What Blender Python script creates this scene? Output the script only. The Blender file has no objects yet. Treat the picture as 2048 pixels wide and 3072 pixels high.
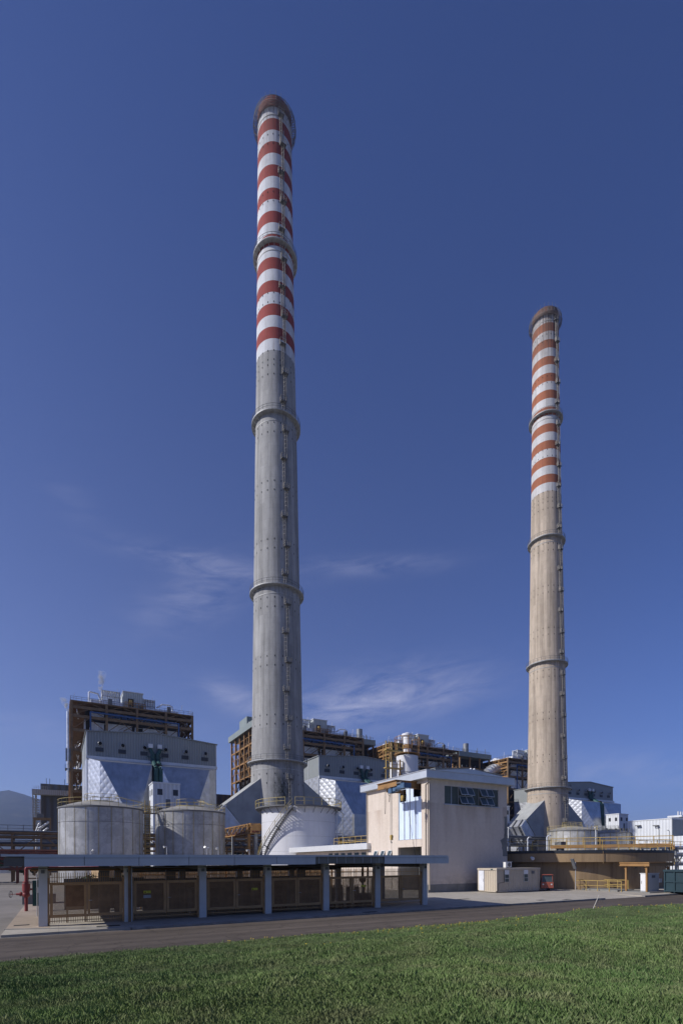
import bpy, math, random
from math import sin, cos, pi, radians, sqrt, atan2
import numpy as np
C = bpy.context.scene.collection
SC = bpy.context.scene
rnd = random.Random(7)

# ------------------------------------------------------------------ camera
EYE = 3.4                      # photographer's eye height in metres
YAW = radians(61)              # the plant's grid runs along X and Y; the camera looks 61 deg from X
FPX = 1531.0                   # focal length in photo pixels (photo 2048 x 3072)
cam = bpy.data.cameras.new('camera'); co = bpy.data.objects.new('camera', cam); C.objects.link(co)
cam.sensor_fit = 'HORIZONTAL'; cam.sensor_width = 36.0; cam.lens = FPX / 2048 * 36
cam.shift_y = (2585 - 1536) / 2048
cam.clip_start = 0.1; cam.clip_end = 30000
co.location = (0, 0, EYE)
from mathutils import Matrix, Vector, Euler
co.matrix_world = Matrix.Translation((0, 0, EYE)) @ Matrix.Rotation(YAW - pi / 2, 4, 'Z') @ Matrix.Rotation(pi / 2, 4, 'X') @ Matrix.Rotation(-0.0046, 4, 'Z')
SC.camera = co

# ------------------------------------------------------------------ sky and sun
SUN_EL = radians(35); SUN_AZ = radians(168)       # azimuth counted from +X, anticlockwise
w = bpy.data.worlds.new('World'); SC.world = w; w.use_nodes = True
nt = w.node_tree; nt.nodes.clear()
def wn(t, **k):
    n = nt.nodes.new(t)
    for a, b in k.items(): setattr(n, a, b)
    return n
def wm(op, a, b=None, c=None):
    n = wn('ShaderNodeMath', operation=op)
    for i, q in enumerate((a, b, c)):
        if q is None: continue
        if isinstance(q, (int, float)): n.inputs[i].default_value = q
        else: nt.links.new(q, n.inputs[i])
    return n.outputs[0]
sky = wn('ShaderNodeTexSky', sky_type='NISHITA', sun_disc=False, sun_elevation=SUN_EL, sun_rotation=pi / 2 - SUN_AZ,
         altitude=0.0, air_density=1.0, dust_density=0.9, ozone_density=4.0)
tint = wn('ShaderNodeMix', data_type='RGBA', blend_type='MULTIPLY'); tint.inputs[0].default_value = 1
nt.links.new(sky.outputs[0], tint.inputs[6]); tint.inputs[7].default_value = (0.43, 0.51, 0.87, 1)
# thin cirrus: noise in azimuth / tangent of elevation, kept to the few banks the photo shows
tc = wn('ShaderNodeTexCoord'); sp = wn('ShaderNodeSeparateXYZ'); nt.links.new(tc.outputs['Generated'], sp.inputs[0])
az = wm('ARCTAN2', sp.outputs[1], sp.outputs[0])
hl = wm('SQRT', wm('ADD', wm('MULTIPLY', sp.outputs[0], sp.outputs[0]), wm('MULTIPLY', sp.outputs[1], sp.outputs[1])))
te = wm('DIVIDE', sp.outputs[2], wm('MAXIMUM', hl, 0.001))
def bank(px, py, spx, spy, rot=0.0):
    a0 = YAW - math.atan((px - 1024) / FPX); e0 = (2585 - py) / FPX * cos(math.atan((px - 1024) / FPX))
    da = wm('SUBTRACT', az, a0); de = wm('SUBTRACT', wm('SUBTRACT', te, e0), wm('MULTIPLY', da, rot))
    q = wm('ADD', wm('POWER', wm('DIVIDE', da, spx / FPX), 2.0), wm('POWER', wm('DIVIDE', de, spy / FPX), 2.0))
    return wm('EXPONENT', wm('MULTIPLY', q, -1.0))
banks = [(1190, 2085, 230, 75, -.10, 1.0), (1000, 2130, 200, 45, 0, .55), (700, 2090, 90, 40, .2, .75), (620, 1690, 210, 32, .05, .55), (600, 1790, 150, 80, -.5, .45),
         (1130, 1700, 190, 28, .02, .45), (1880, 2310, 260, 45, .12, .50), (220, 1500, 60, 50, .3, .12), (300, 2200, 400, 60, 0, .16)]
tot = None
for (a, b, c, d, r, s) in banks:
    g = wm('MULTIPLY', bank(a, b, c, d, r), s)
    tot = g if tot is None else wm('ADD', tot, g)
cv = wn('ShaderNodeCombineXYZ')
nt.links.new(wm('MULTIPLY', az, 9.0), cv.inputs[0]); nt.links.new(wm('ADD', wm('MULTIPLY', te, 30.0), wm('MULTIPLY', az, 4.0)), cv.inputs[1])
nz = wn('ShaderNodeTexNoise'); nz.inputs['Scale'].default_value = 1.0; nz.inputs['Detail'].default_value = 9; nz.inputs['Roughness'].default_value = .66
nz.inputs['Distortion'].default_value = .6
nt.links.new(cv.outputs[0], nz.inputs['Vector'])
cl = wm('MULTIPLY', tot, wm('MINIMUM', wm('MAXIMUM', wm('MULTIPLY', wm('SUBTRACT', nz.outputs[0], .36), 2.6), 0.0), 1.0))
cl = wm('MULTIPLY', cl, .72)
mx = wn('ShaderNodeMix', data_type='RGBA'); nt.links.new(cl, mx.inputs[0]); nt.links.new(tint.outputs[2], mx.inputs[6]); mx.inputs[7].default_value = (4.2, 4.4, 6.2, 1)
# the pale lower air, stronger towards the sun's side of the sky
lowf = wm('MULTIPLY', wm('EXPONENT', wm('MULTIPLY', wm('MAXIMUM', te, 0.0), -2.1)), wm('MINIMUM', wm('MAXIMUM', wm('ADD', wm('MULTIPLY', wm('SUBTRACT', az, .47), .95), .15), .1), 1.35))
lc = wn('ShaderNodeMix', data_type='RGBA', blend_type='ADD'); nt.links.new(lowf, lc.inputs[0]); nt.links.new(mx.outputs[2], lc.inputs[6]); lc.inputs[7].default_value = (.76, .72, .52, 1)
bg = wn('ShaderNodeBackground'); bg.inputs[1].default_value = 0.085
nt.links.new(lc.outputs[2], bg.inputs[0])
ow = wn('ShaderNodeOutputWorld'); nt.links.new(bg.outputs[0], ow.inputs[0])
sl = bpy.data.lights.new('sun', 'SUN'); sl.energy = 3.6; sl.angle = radians(.5); sl.color = (1.0, .965, .92)
so = bpy.data.objects.new('sun', sl); C.objects.link(so)
sd = Vector((cos(SUN_AZ) * cos(SUN_EL), sin(SUN_AZ) * cos(SUN_EL), sin(SUN_EL)))
so.rotation_euler = sd.to_track_quat('Z', 'Y').to_euler(); so.location = (0, 0, 300)
SC.view_settings.view_transform = 'Standard'; SC.view_settings.look = 'None'; SC.view_settings.gamma = 1; SC.view_settings.exposure = 0.35
SC.view_settings.use_curve_mapping = False
try:
    SC.cycles.volume_bounces = 0; SC.cycles.max_bounces = 6; SC.cycles.diffuse_bounces = 3; SC.cycles.glossy_bounces = 3; SC.cycles.transparent_max_bounces = 8
except Exception: pass

# ------------------------------------------------------------------ helpers: rays through photo pixels, to survey where things stand
FX, FY = cos(YAW), sin(YAW)
def ray(px, py):
    u = px - 1024; v = 2585 - py
    k = (u + .005 * v) / FPX; m = (v - .005 * u) / FPX
    return (FX + FY * k, FY - FX * k, m)
def on_g(px, py, z=0.0):
    r = ray(px, py); t = (z - EYE) / r[2]; return (r[0] * t, r[1] * t)
def on_y(px, py, Y):
    r = ray(px, py); t = Y / r[1]; return (r[0] * t, EYE + r[2] * t)
def on_x(px, py, X):
    r = ray(px, py); t = X / r[0]; return (r[1] * t, EYE + r[2] * t)
def at_d(px, py, t):
    r = ray(px, py); return (r[0] * t, r[1] * t, EYE + r[2] * t)

# ------------------------------------------------------------------ mesh builder
ORG = {}
class MB:
    def __init__(s): s.v = []; s.f = []; s.sm = []
    def add(s, vs, fs, smooth=False):
        n = len(s.v); s.v += [tuple(p) for p in vs]
        for f in fs: s.f.append(tuple(i + n for i in f)); s.sm.append(smooth)
        return s
    def box(s, x0, x1, y0, y1, z0, z1):
        return s.add([(x0, y0, z0), (x1, y0, z0), (x1, y1, z0), (x0, y1, z0), (x0, y0, z1), (x1, y0, z1), (x1, y1, z1), (x0, y1, z1)],
                     [(0, 3, 2, 1), (4, 5, 6, 7), (0, 1, 5, 4), (1, 2, 6, 5), (2, 3, 7, 6), (3, 0, 4, 7)])
    def cbox(s, x, y, z, a, b, c): return s.box(x - a / 2, x + a / 2, y - b / 2, y + b / 2, z, z + c)
    def bar(s, p, q, w, h=None):
        h = h or w; p = Vector(p); q = Vector(q); d = (q - p)
        if d.length < 1e-6: return s
        d.normalize(); up = Vector((0, 0, 1)) if abs(d.z) < .95 else Vector((0, 1, 0))
        a = d.cross(up).normalized() * (w / 2); b = a.cross(d).normalized() * (h / 2)
        vs = [p - a - b, p + a - b, p + a + b, p - a + b, q - a - b, q + a - b, q + a + b, q - a + b]
        return s.add(vs, [(0, 1, 2, 3), (7, 6, 5, 4), (0, 4, 5, 1), (1, 5, 6, 2), (2, 6, 7, 3), (3, 7, 4, 0)])
    def tube(s, p, q, r, n=8, r2=None, caps=True):
        r2 = r if r2 is None else r2
        p = Vector(p); q = Vector(q); d = (q - p).normalized(); up = Vector((0, 0, 1)) if abs(d.z) < .95 else Vector((0, 1, 0))
        a = d.cross(up).normalized(); b = a.cross(d).normalized(); vs = []
        for c, rr in ((p, r), (q, r2)):
            for i in range(n):
                t = 2 * pi * i / n; vs.append(c + a * (cos(t) * rr) + b * (sin(t) * rr))
        s.add(vs, [(i, i + n, (i + 1) % n + n, (i + 1) % n) for i in range(n)], True)
        if caps: s.add(vs[:n], [tuple(range(n))]); s.add(vs[n:], [tuple(reversed(range(n)))])
        return s
    def path(s, pts, r, n=8):
        for i in range(len(pts) - 1): s.tube(pts[i], pts[i + 1], r, n)
        for p in pts[1:-1]: s.ball(p, r * 1.02, n, 4)
        return s
    def ball(s, c, r, n=10, m=6, sz=1.0):
        vs = [(c[0], c[1], c[2] - r * sz)]
        for j in range(1, m):
            t = -pi / 2 + pi * j / m
            for i in range(n): a = 2 * pi * i / n; vs.append((c[0] + r * cos(t) * cos(a), c[1] + r * cos(t) * sin(a), c[2] + r * sz * sin(t)))
        vs.append((c[0], c[1], c[2] + r * sz)); fs = []
        for i in range(n): fs.append((0, 1 + (i + 1) % n, 1 + i))
        for j in range(m - 2):
            for i in range(n): a = 1 + j * n; fs.append((a + i, a + (i + 1) % n, a + n + (i + 1) % n, a + n + i))
        a = 1 + (m - 2) * n; L = len(vs) - 1
        for i in range(n): fs.append((a + i, a + (i + 1) % n, L))
        return s.add(vs, fs, True)
    def lathe(s, cx, cy, prof, n=48, a0=0.0, a1=2 * pi, smooth=True):
        full = abs(a1 - a0 - 2 * pi) < 1e-6; m = n if full else n + 1
        for (r0, z0), (r1, z1) in zip(prof[:-1], prof[1:]):
            vs = []
            for r, z in ((r0, z0), (r1, z1)):
                for i in range(m): a = a0 + (a1 - a0) * i / n; vs.append((cx + r * cos(a), cy + r * sin(a), z))
            s.add(vs, [(i, (i + 1) % m, (i + 1) % m + m, i + m) for i in range(n)], smooth)
        return s
    def disc(s, cx, cy, z, r, n=48, up=True):
        vs = [(cx + r * cos(2 * pi * i / n), cy + r * sin(2 * pi * i / n), z) for i in range(n)]
        return s.add(vs, [tuple(range(n)) if up else tuple(reversed(range(n)))])
    def prism_y(s, poly, y0, y1):            # polygon in x,z extruded along y
        n = len(poly); vs = [(x, y0, z) for x, z in poly] + [(x, y1, z) for x, z in poly]
        return s.add(vs, [tuple(range(n)), tuple(reversed(range(n, 2 * n)))] + [(i, i + n, (i + 1) % n + n, (i + 1) % n) for i in range(n)])
    def prism_x(s, poly, x0, x1):            # polygon in y,z extruded along x
        n = len(poly); vs = [(x0, y, z) for y, z in poly] + [(x1, y, z) for y, z in poly]
        return s.add(vs, [tuple(reversed(range(n))), tuple(range(n, 2 * n))] + [(i, (i + 1) % n, (i + 1) % n + n, i + n) for i in range(n)])
    def rail(s, p, q, h=1.1, n=None, w=.06, mid=True, step=1.6):
        p = Vector(p); q = Vector(q); n = n or max(1, round((q - p).length / step)); Z = Vector((0, 0, h))
        for i in range(n + 1): a = p.lerp(q, i / n); s.bar(a, a + Z, w)
        s.bar(p + Z, q + Z, w)
        if mid: s.bar(p + Z * .52, q + Z * .52, w * .8)
        return s
    def rrail(s, cx, cy, r, z, h=1.1, n=24, w=.06, a0=0., a1=2 * pi, mid=True):
        P = [Vector((cx + r * cos(a0 + (a1 - a0) * i / n), cy + r * sin(a0 + (a1 - a0) * i / n), z)) for i in range(n + 1)]; Z = Vector((0, 0, h))
        for i in range(n):
            s.bar(P[i], P[i] + Z, w); s.bar(P[i] + Z, P[i + 1] + Z, w)
            if mid: s.bar(P[i] + Z * .52, P[i + 1] + Z * .52, w * .8)
        s.bar(P[n], P[n] + Z, w)
        return s
    def build(s, name, mat, parent=None, o=None):
        me = bpy.data.meshes.new(name)
        if parent is not None:
            base = ORG[parent]
        else: base = o or (0, 0, 0)
        me.from_pydata([(x - base[0], y - base[1], z - base[2]) for x, y, z in s.v], [], s.f)
        me.polygons.foreach_set('use_smooth', s.sm)
        me.materials.append(mat); me.update()
        ob = bpy.data.objects.new(name, me); C.objects.link(ob)
        if parent is not None: ob.parent = parent; ORG[ob] = base
        else: ob.location = base; ORG[ob] = base
        return ob
def tag(o, label, cat, group=None):
    o['label'] = label; o['category'] = cat
    if group: o['group'] = group
    return o
def struct(o, kind='structure'): o['kind'] = kind; return o
def thing(name, label, cat, loc, group=None):
    o = bpy.data.objects.new(name, None); C.objects.link(o); o.location = loc; o.empty_display_size = .5
    ORG[o] = tuple(loc); return tag(o, label, cat, group)
KIDS = {}
def copy_tree(root, loc, label, skip=()):
    def cp(o, par):
        c = o.copy(); C.objects.link(c)
        if par is not None: c.parent = par
        for ch in [x for x in bpy.data.objects if x.parent == o]:
            if ch.name.split('.')[0] in skip: continue
            cp(ch, c)
        return c
    r = cp(root, None); r.location = loc; r['label'] = label; ORG[r] = tuple(loc)
    return r

# ------------------------------------------------------------------ procedural materials
class NT:
    def __init__(s, name):
        s.m = bpy.data.materials.new(name); s.m.use_nodes = True; s.t = s.m.node_tree; s.t.nodes.clear()
        s.out = s.n('ShaderNodeOutputMaterial'); s.b = s.n('ShaderNodeBsdfPrincipled'); s.l(s.b.outputs[0], s.out.inputs[0])
        s.tc = s.n('ShaderNodeTexCoord').outputs['Object']
        sp = s.n('ShaderNodeSeparateXYZ'); s.l(s.tc, sp.inputs[0]); s.x, s.y, s.z = sp.outputs
    def n(s, t, **k):
        q = s.t.nodes.new(t)
        for a, b in k.items(): setattr(q, a, b)
        return q
    def l(s, a, b): s.t.links.new(a, b)
    def set(s, sock, v):
        if isinstance(v, (int, float)): sock.default_value = v
        elif isinstance(v, tuple): sock.default_value = v if len(v) == 4 or sock.type == 'VECTOR' else (*v, 1)
        else: s.l(v, sock)
    def m_(s, op, *a):
        q = s.n('ShaderNodeMath', operation=op)
        for i, v in enumerate(a): s.set(q.inputs[i], v)
        return q.outputs[0]
    def vec(s, x, y, z):
        q = s.n('ShaderNodeCombineXYZ')
        for i, v in enumerate((x, y, z)): s.set(q.inputs[i], v)
        return q.outputs[0]
    def noise(s, scale, detail=4, rough=.55, vec=None, sc3=None):
        q = s.n('ShaderNodeTexNoise'); q.inputs['Scale'].default_value = scale; q.inputs['Detail'].default_value = detail; q.inputs['Roughness'].default_value = rough
        v = s.tc if vec is None else vec
        if sc3:
            mp = s.n('ShaderNodeMapping'); mp.inputs['Scale'].default_value = sc3; s.l(v, mp.inputs[0]); v = mp.outputs[0]
        s.l(v, q.inputs['Vector']); return q.outputs[0]
    def rnd2(s, a, b):
        q = s.n('ShaderNodeTexWhiteNoise', noise_dimensions='2D'); s.l(s.vec(a, b, 0.0), q.inputs['Vector']); return q.outputs['Value']
    def ramp(s, f, lo, hi, a=0.0, b=1.0):
        q = s.n('ShaderNodeMapRange'); q.clamp = True
        for i, v in enumerate((f, lo, hi, a, b)): s.set(q.inputs[i], v)
        return q.outputs[0]
    def mix(s, f, a, b, bt='MIX'):
        q = s.n('ShaderNodeMix', data_type='RGBA', blend_type=bt); s.set(q.inputs[0], f); s.set(q.inputs[6], a); s.set(q.inputs[7], b); return q.outputs[2]
    def mul(s, col, f):
        return s.mix(1.0, col, s.vec(f, f, f), 'MULTIPLY')
    def bump(s, h, strength=.3, dist=.05):
        q = s.n('ShaderNodeBump'); q.inputs['Strength'].default_value = strength; q.inputs['Distance'].default_value = dist; s.l(h, q.inputs['Height']); s.l(q.outputs[0], s.b.inputs['Normal'])
    def fin(s, col, rough=.8, metal=0.0, spec=.5):
        s.set(s.b.inputs['Base Color'], col); s.set(s.b.inputs['Roughness'], rough); s.set(s.b.inputs['Metallic'], metal); s.b.inputs['Specular IOR Level'].default_value = spec
        return s.m
def mat(name, col, rough=.75, metal=0.0, var=.16, sc=.7, streak=0.0, dirt=(.10, .075, .05), corr=0.0, bump=0.0, spec=.4):
    t = NT(name); f = t.noise(sc, 5, .6); c = t.mul(col, t.ramp(f, .3, .7, 1 - var, 1 + var))
    if streak:
        g = t.noise(1.0, 4, .6, sc3=(2.2, 2.2, .13)); g2 = t.noise(.35, 3)
        c = t.mix(t.m_('MULTIPLY', t.ramp(g, .52, .78, 0, streak), t.ramp(g2, .35, .65)), c, dirt)
    if corr:
        wv = t.m_('SINE', t.m_('MULTIPLY', t.m_('ADD', t.x, t.y), 2 * pi / corr))
        c = t.mul(c, t.ramp(wv, -1, 1, .86, 1.05)); t.bump(wv, .5, corr * .12)
    elif bump: t.bump(t.noise(sc * 6, 5, .65), bump, .04)
    return t.fin(c, rough, metal, spec)
HAZE = 1.0e-4

# ------------------------------------------------------------------ materials
def m_foil(name, base, period=1.7, rough=.34, amp=.14):
    t = NT(name); u = t.m_('SUBTRACT', t.x, t.m_('MULTIPLY', t.y, .6))
    a = t.m_('ABSOLUTE', t.m_('SINE', t.m_('MULTIPLY', t.m_('ADD', u, t.z), pi / period)))
    b = t.m_('ABSOLUTE', t.m_('SINE', t.m_('MULTIPLY', t.m_('SUBTRACT', u, t.z), pi / period)))
    h = t.m_('ADD', t.m_('MULTIPLY', a, b), t.m_('MULTIPLY', t.noise(.8, 4), .35))
    t.bump(h, .55, amp); f = t.noise(.5, 4); c = t.mul(base, t.ramp(f, .3, .7, .78, 1.1))
    g = t.noise(1.0, 4, .6, sc3=(1.6, 1.6, .1)); c = t.mix(t.ramp(g, .5, .8, 0, .3), c, (.20, .17, .13))
    return t.fin(c, rough, .85 if name.startswith('plain') else .6)
def m_conc(name, base, base2, seed, painted=None, moss=None):
    """slip-formed chimney concrete: vertical board panels, lifts, streaks; painted = (z0, band, white, red, cap z)"""
    t = NT(name); an = t.m_('ARCTAN2', t.y, t.x)
    col = t.m_('FLOOR', t.m_('MULTIPLY', t.m_('ADD', an, seed), 28 / (2 * pi)))
    lift = t.m_('FLOOR', t.m_('DIVIDE', t.m_('ADD', t.z, t.m_('MULTIPLY', t.rnd2(col, 3.0), 9.0)), 9.0))
    pan = t.rnd2(col, lift); strip = t.rnd2(col, 77.0)
    c = t.mix(t.ramp(t.noise(.12, 5, .65), .32, .68), base, base2)
    c = t.mul(c, t.ramp(t.m_('ADD', t.m_('MULTIPLY', pan, .55), t.m_('MULTIPLY', strip, .45)), 0, 1, .80, 1.16))
    fine = t.noise(1.0, 6, .7, sc3=(1.2, 1.2, .35)); c = t.mul(c, t.ramp(fine, .3, .7, .86, 1.1))
    st = t.noise(1.0, 4, .6, sc3=(.9, .9, .03)); c = t.mul(c, t.ramp(st, .46, .7, 1.05, .68))
    edge = t.m_('FRACT', t.m_('MULTIPLY', t.m_('ADD', an, seed), 28 / (2 * pi)))
    c = t.mul(c, t.ramp(t.m_('MINIMUM', edge, t.m_('SUBTRACT', 1.0, edge)), 0, .035, .84, 1.0))
    lf = t.m_('FRACT', t.m_('DIVIDE', t.z, 2.5)); c = t.mul(c, t.ramp(t.m_('MINIMUM', lf, t.m_('SUBTRACT', 1.0, lf)), 0, .03, .9, 1.0))
    if moss:
        for (mx, my, mz, rx, rz, s) in moss:
            q = t.m_('ADD', t.m_('POWER', t.m_('DIVIDE', t.m_('SUBTRACT', t.x, mx), rx), 2.0), t.m_('POWER', t.m_('DIVIDE', t.m_('SUBTRACT', t.z, mz), rz), 2.0))
            q = t.m_('ADD', q, t.m_('MULTIPLY', t.ramp(t.y, my, my + 2, 0, 1), 9.0))
            k = t.m_('MULTIPLY', t.m_('EXPONENT', t.m_('MULTIPLY', q, -1.0)), t.ramp(t.noise(.7, 7, .75, sc3=(1, 1, .6)), .40, .60))
            c = t.mix(t.m_('MULTIPLY', k, s), c, (.035, .038, .026))
    if painted:
        z0, band, white, red, capz, grime = painted
        k = t.m_('FLOOR', t.m_('DIVIDE', t.m_('SUBTRACT', capz, t.z), band))
        isr = t.m_('GREATER_THAN', t.m_('FRACT', t.m_('DIVIDE', k, 2.0)), .25)
        isr = t.m_('MAXIMUM', isr, t.m_('GREATER_THAN', t.z, capz))
        p = t.mix(isr, white, red)
        p = t.mul(p, t.ramp(strip, 0, 1, .88, 1.08)); p = t.mul(p, t.ramp(fine, .3, .7, .92, 1.06)); p = t.mul(p, t.ramp(st, .5, .75, 1, .86))
        # soot washed down from the mouth
        so = t.m_('MULTIPLY', t.ramp(t.z, capz - 22, capz + 1, 0, grime), t.ramp(t.noise(1.0, 5, .7, sc3=(1.6, 1.6, .06)), .40, .60))
        p = t.mix(t.m_('MULTIPLY', t.ramp(t.noise(1.0, 5, .7, sc3=(2.4, 2.4, .05)), .55, .72), .45), p, (.22, .13, .08))
        p = t.mul(p, t.ramp(t.noise(.35, 6, .7), .3, .7, .86, 1.08))
        p = t.mix(so, p, (.07, .055, .045)); p = t.mix(t.ramp(t.z, capz - 17, capz + 1, 0, .5 * grime), p, (.11, .075, .055))
        p = t.mul(p, t.ramp(t.m_('MINIMUM', edge, t.m_('SUBTRACT', 1.0, edge)), 0, .03, .88, 1.0))
        c = t.mix(t.m_('GREATER_THAN', t.z, z0), c, p)
    t.bump(fine, .25, .05)
    return t.fin(c, .85, 0, .25)
def m_tank(name, lo, hi, band=2.35, rust=.5, rough=.42, metal=.55):
    t = NT(name); an = t.m_('ARCTAN2', t.y, t.x); b = t.m_('FLOOR', t.m_('DIVIDE', t.z, band)); k = t.m_('FLOOR', t.m_('MULTIPLY', t.m_('ADD', an, t.m_('MULTIPLY', b, .21)), 3.2))
    f = t.noise(.55, 6, .68); p = t.ramp(f, .47, .53)
    c = t.mix(t.m_('ADD', t.m_('MULTIPLY', t.rnd2(b, 2.0), .5), t.m_('MULTIPLY', t.rnd2(b, k), .5)), lo, hi)
    c = t.mul(c, t.ramp(p, 0, 1, .88, 1.08)); c = t.mul(c, t.ramp(t.noise(3, 5, .7), .3, .7, .9, 1.08))
    e = t.m_('FRACT', t.m_('MULTIPLY', an, 22 / (2 * pi))); d = t.m_('MINIMUM', e, t.m_('SUBTRACT', 1.0, e))
    s = t.m_('MULTIPLY', t.ramp(d, .02, .09, 1, 0), t.ramp(t.noise(1.0, 4, .6, sc3=(1.5, 1.5, .25)), .35, .6, .15, 1))
    c = t.mix(t.m_('MULTIPLY', s, rust), c, (.19, .14, .045))
    g = t.noise(1.0, 4, .6, sc3=(1.8, 1.8, .1)); c = t.mix(t.ramp(g, .52, .75, 0, rust * .7), c, (.16, .13, .09))
    t.bump(t.noise(.8, 3), .12, .05)
    return t.fin(c, rough, metal)
def m_road():
    t = NT('asphalt'); f = t.noise(1.0, 6, .65, sc3=(.035, .9, 1)); g = t.noise(1.2, 6, .7); h = t.noise(.09, 4)
    c = t.mix(t.ramp(f, .35, .65), (.066, .054, .045), (.128, .104, .084)); c = t.mul(c, t.ramp(g, .3, .7, .86, 1.14)); c = t.mul(c, t.ramp(h, .3, .7, .86, 1.14))
    rr = t.noise(1.0, 3, .5, sc3=(.02, 2.6, 1)); c = t.mul(c, t.ramp(rr, .55, .7, 1, .8))
    cr = t.n('ShaderNodeTexVoronoi', feature='DISTANCE_TO_EDGE'); cr.inputs['Scale'].default_value = .33; s = t.m_('ADD', t.x, t.noise(.8, 3)); t.l(t.vec(t.m_('ADD', t.x, t.m_('MULTIPLY', t.noise(.9, 4), 1.6)), t.m_('ADD', t.y, t.m_('MULTIPLY', t.noise(1.1, 4), 1.6)), 0.0), cr.inputs['Vector'])
    c = t.mul(c, t.ramp(cr.outputs['Distance'], .0, .012, .6, 1))
    t.bump(t.noise(26, 4, .7), .35, .012); return t.fin(c, .9, 0, .2)
def m_yard(name, a, b, slab=6.0):
    t = NT(name); f = t.noise(.16, 6, .65); c = t.mix(t.ramp(f, .32, .68), a, b); c = t.mul(c, t.ramp(t.noise(2.2, 6, .72), .3, .7, .88, 1.1))
    for ax in (t.x, t.y):
        e = t.m_('FRACT', t.m_('DIVIDE', ax, slab)); d = t.m_('MINIMUM', e, t.m_('SUBTRACT', 1.0, e)); c = t.mul(c, t.ramp(d, 0, .006, .68, 1.0))
    s = t.noise(.5, 5, .7); c = t.mul(c, t.ramp(s, .56, .72, 1.0, .74)); t.bump(t.noise(14, 4, .7), .25, .012)
    return t.fin(c, .9, 0, .2)
def m_grass(name, blades=True):
    t = NT(name); f = t.noise(.22, 5, .6); h = t.noise(1.6, 4)
    c = t.mix(t.ramp(f, .38, .62), (.088, .160, .046), (.150, .215, .066)); c = t.mix(t.ramp(h, .48, .68, 0, .6), c, (.22, .215, .11)); c = t.mul(c, t.ramp(t.noise(.6, 4), .35, .65, .75, 1.2))
    if blades:
        g = t.n('ShaderNodeNewGeometry'); c = t.mix(t.ramp(g.outputs['Random Per Island'], .55, 1, 0, .5), c, (.26, .27, .14)); c = t.mul(c, t.ramp(g.outputs['Random Per Island'], 0, 1, .75, 1.25))
    return t.fin(c, .75, 0, .2)
def m_terra():
    t = NT('terracotta_render'); f = t.noise(.3, 5, .6); c = t.mix(t.ramp(f, .3, .7), (.31, .212, .118), (.37, .26, .148))
    g = t.noise(1.0, 4, .6, sc3=(1.4, 1.4, .12)); c = t.mix(t.ramp(g, .5, .74, 0, .55), c, (.085, .055, .04)); g2 = t.noise(.45, 5, .7); c = t.mix(t.ramp(g2, .6, .75, 0, .55), c, (.44, .37, .32))
    t.bump(t.noise(9, 4), .15, .02); return t.fin(c, .9, 0, .2)
def m_plaster():
    t = NT('pink_render'); f = t.noise(.35, 6, .65); c = t.mix(t.ramp(f, .3, .7), (.61, .525, .44), (.67, .585, .50))
    g = t.noise(1.0, 5, .65, sc3=(1.3, 1.3, .07)); c = t.mix(t.ramp(g, .50, .74, 0, .17), c, (.33, .25, .18)); c = t.mul(c, t.ramp(t.noise(3, 6, .7), .3, .7, .93, 1.06)); c = t.mix(t.m_('MULTIPLY', t.ramp(t.z, 11.8, 9.5, .16, 0), t.ramp(t.noise(1.0, 4, .6, sc3=(2.2, 2.2, .1)), .42, .62)), c, (.30, .24, .19)); c = t.mix(t.m_('MULTIPLY', t.ramp(t.z, 2.2, .9, 0, .5), t.ramp(t.noise(1.2, 5, .7), .4, .65)), c, (.28, .23, .19))
    # brown runs under the window band
    b = t.m_('MULTIPLY', t.ramp(t.noise(1.0, 3, .6, sc3=(.75, .4, .10)), .44, .66), t.m_('MULTIPLY', t.ramp(t.z, 5.2, 9.2), t.m_('LESS_THAN', t.z, 9.35)))
    c = t.mix(t.m_('MULTIPLY', b, .42), c, (.25, .14, .08))
    t.bump(t.noise(7, 5), .12, .02); return t.fin(c, .9, 0, .2)
def m_hill():
    t = NT('wooded_hillside'); f = t.noise(.012, 6, .65); c = t.mix(t.ramp(f, .35, .65), (.026, .034, .026), (.050, .055, .040)); c = t.mix(t.ramp(t.noise(.004, 5, .6), .55, .7), c, (.09, .085, .05)); return t.fin(c, .95, 0, .1)
def m_leaf(name, a, b):
    t = NT(name); g = t.n('ShaderNodeNewGeometry'); c = t.mix(g.outputs['Random Per Island'], a, b); return t.fin(c, .7, 0, .25)
def m_glass(name, col, rough=.12):
    t = NT(name); f = t.noise(.9, 3); c = t.mul(col, t.ramp(f, .3, .7, .8, 1.2)); return t.fin(c, rough, 0, .3)

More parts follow.
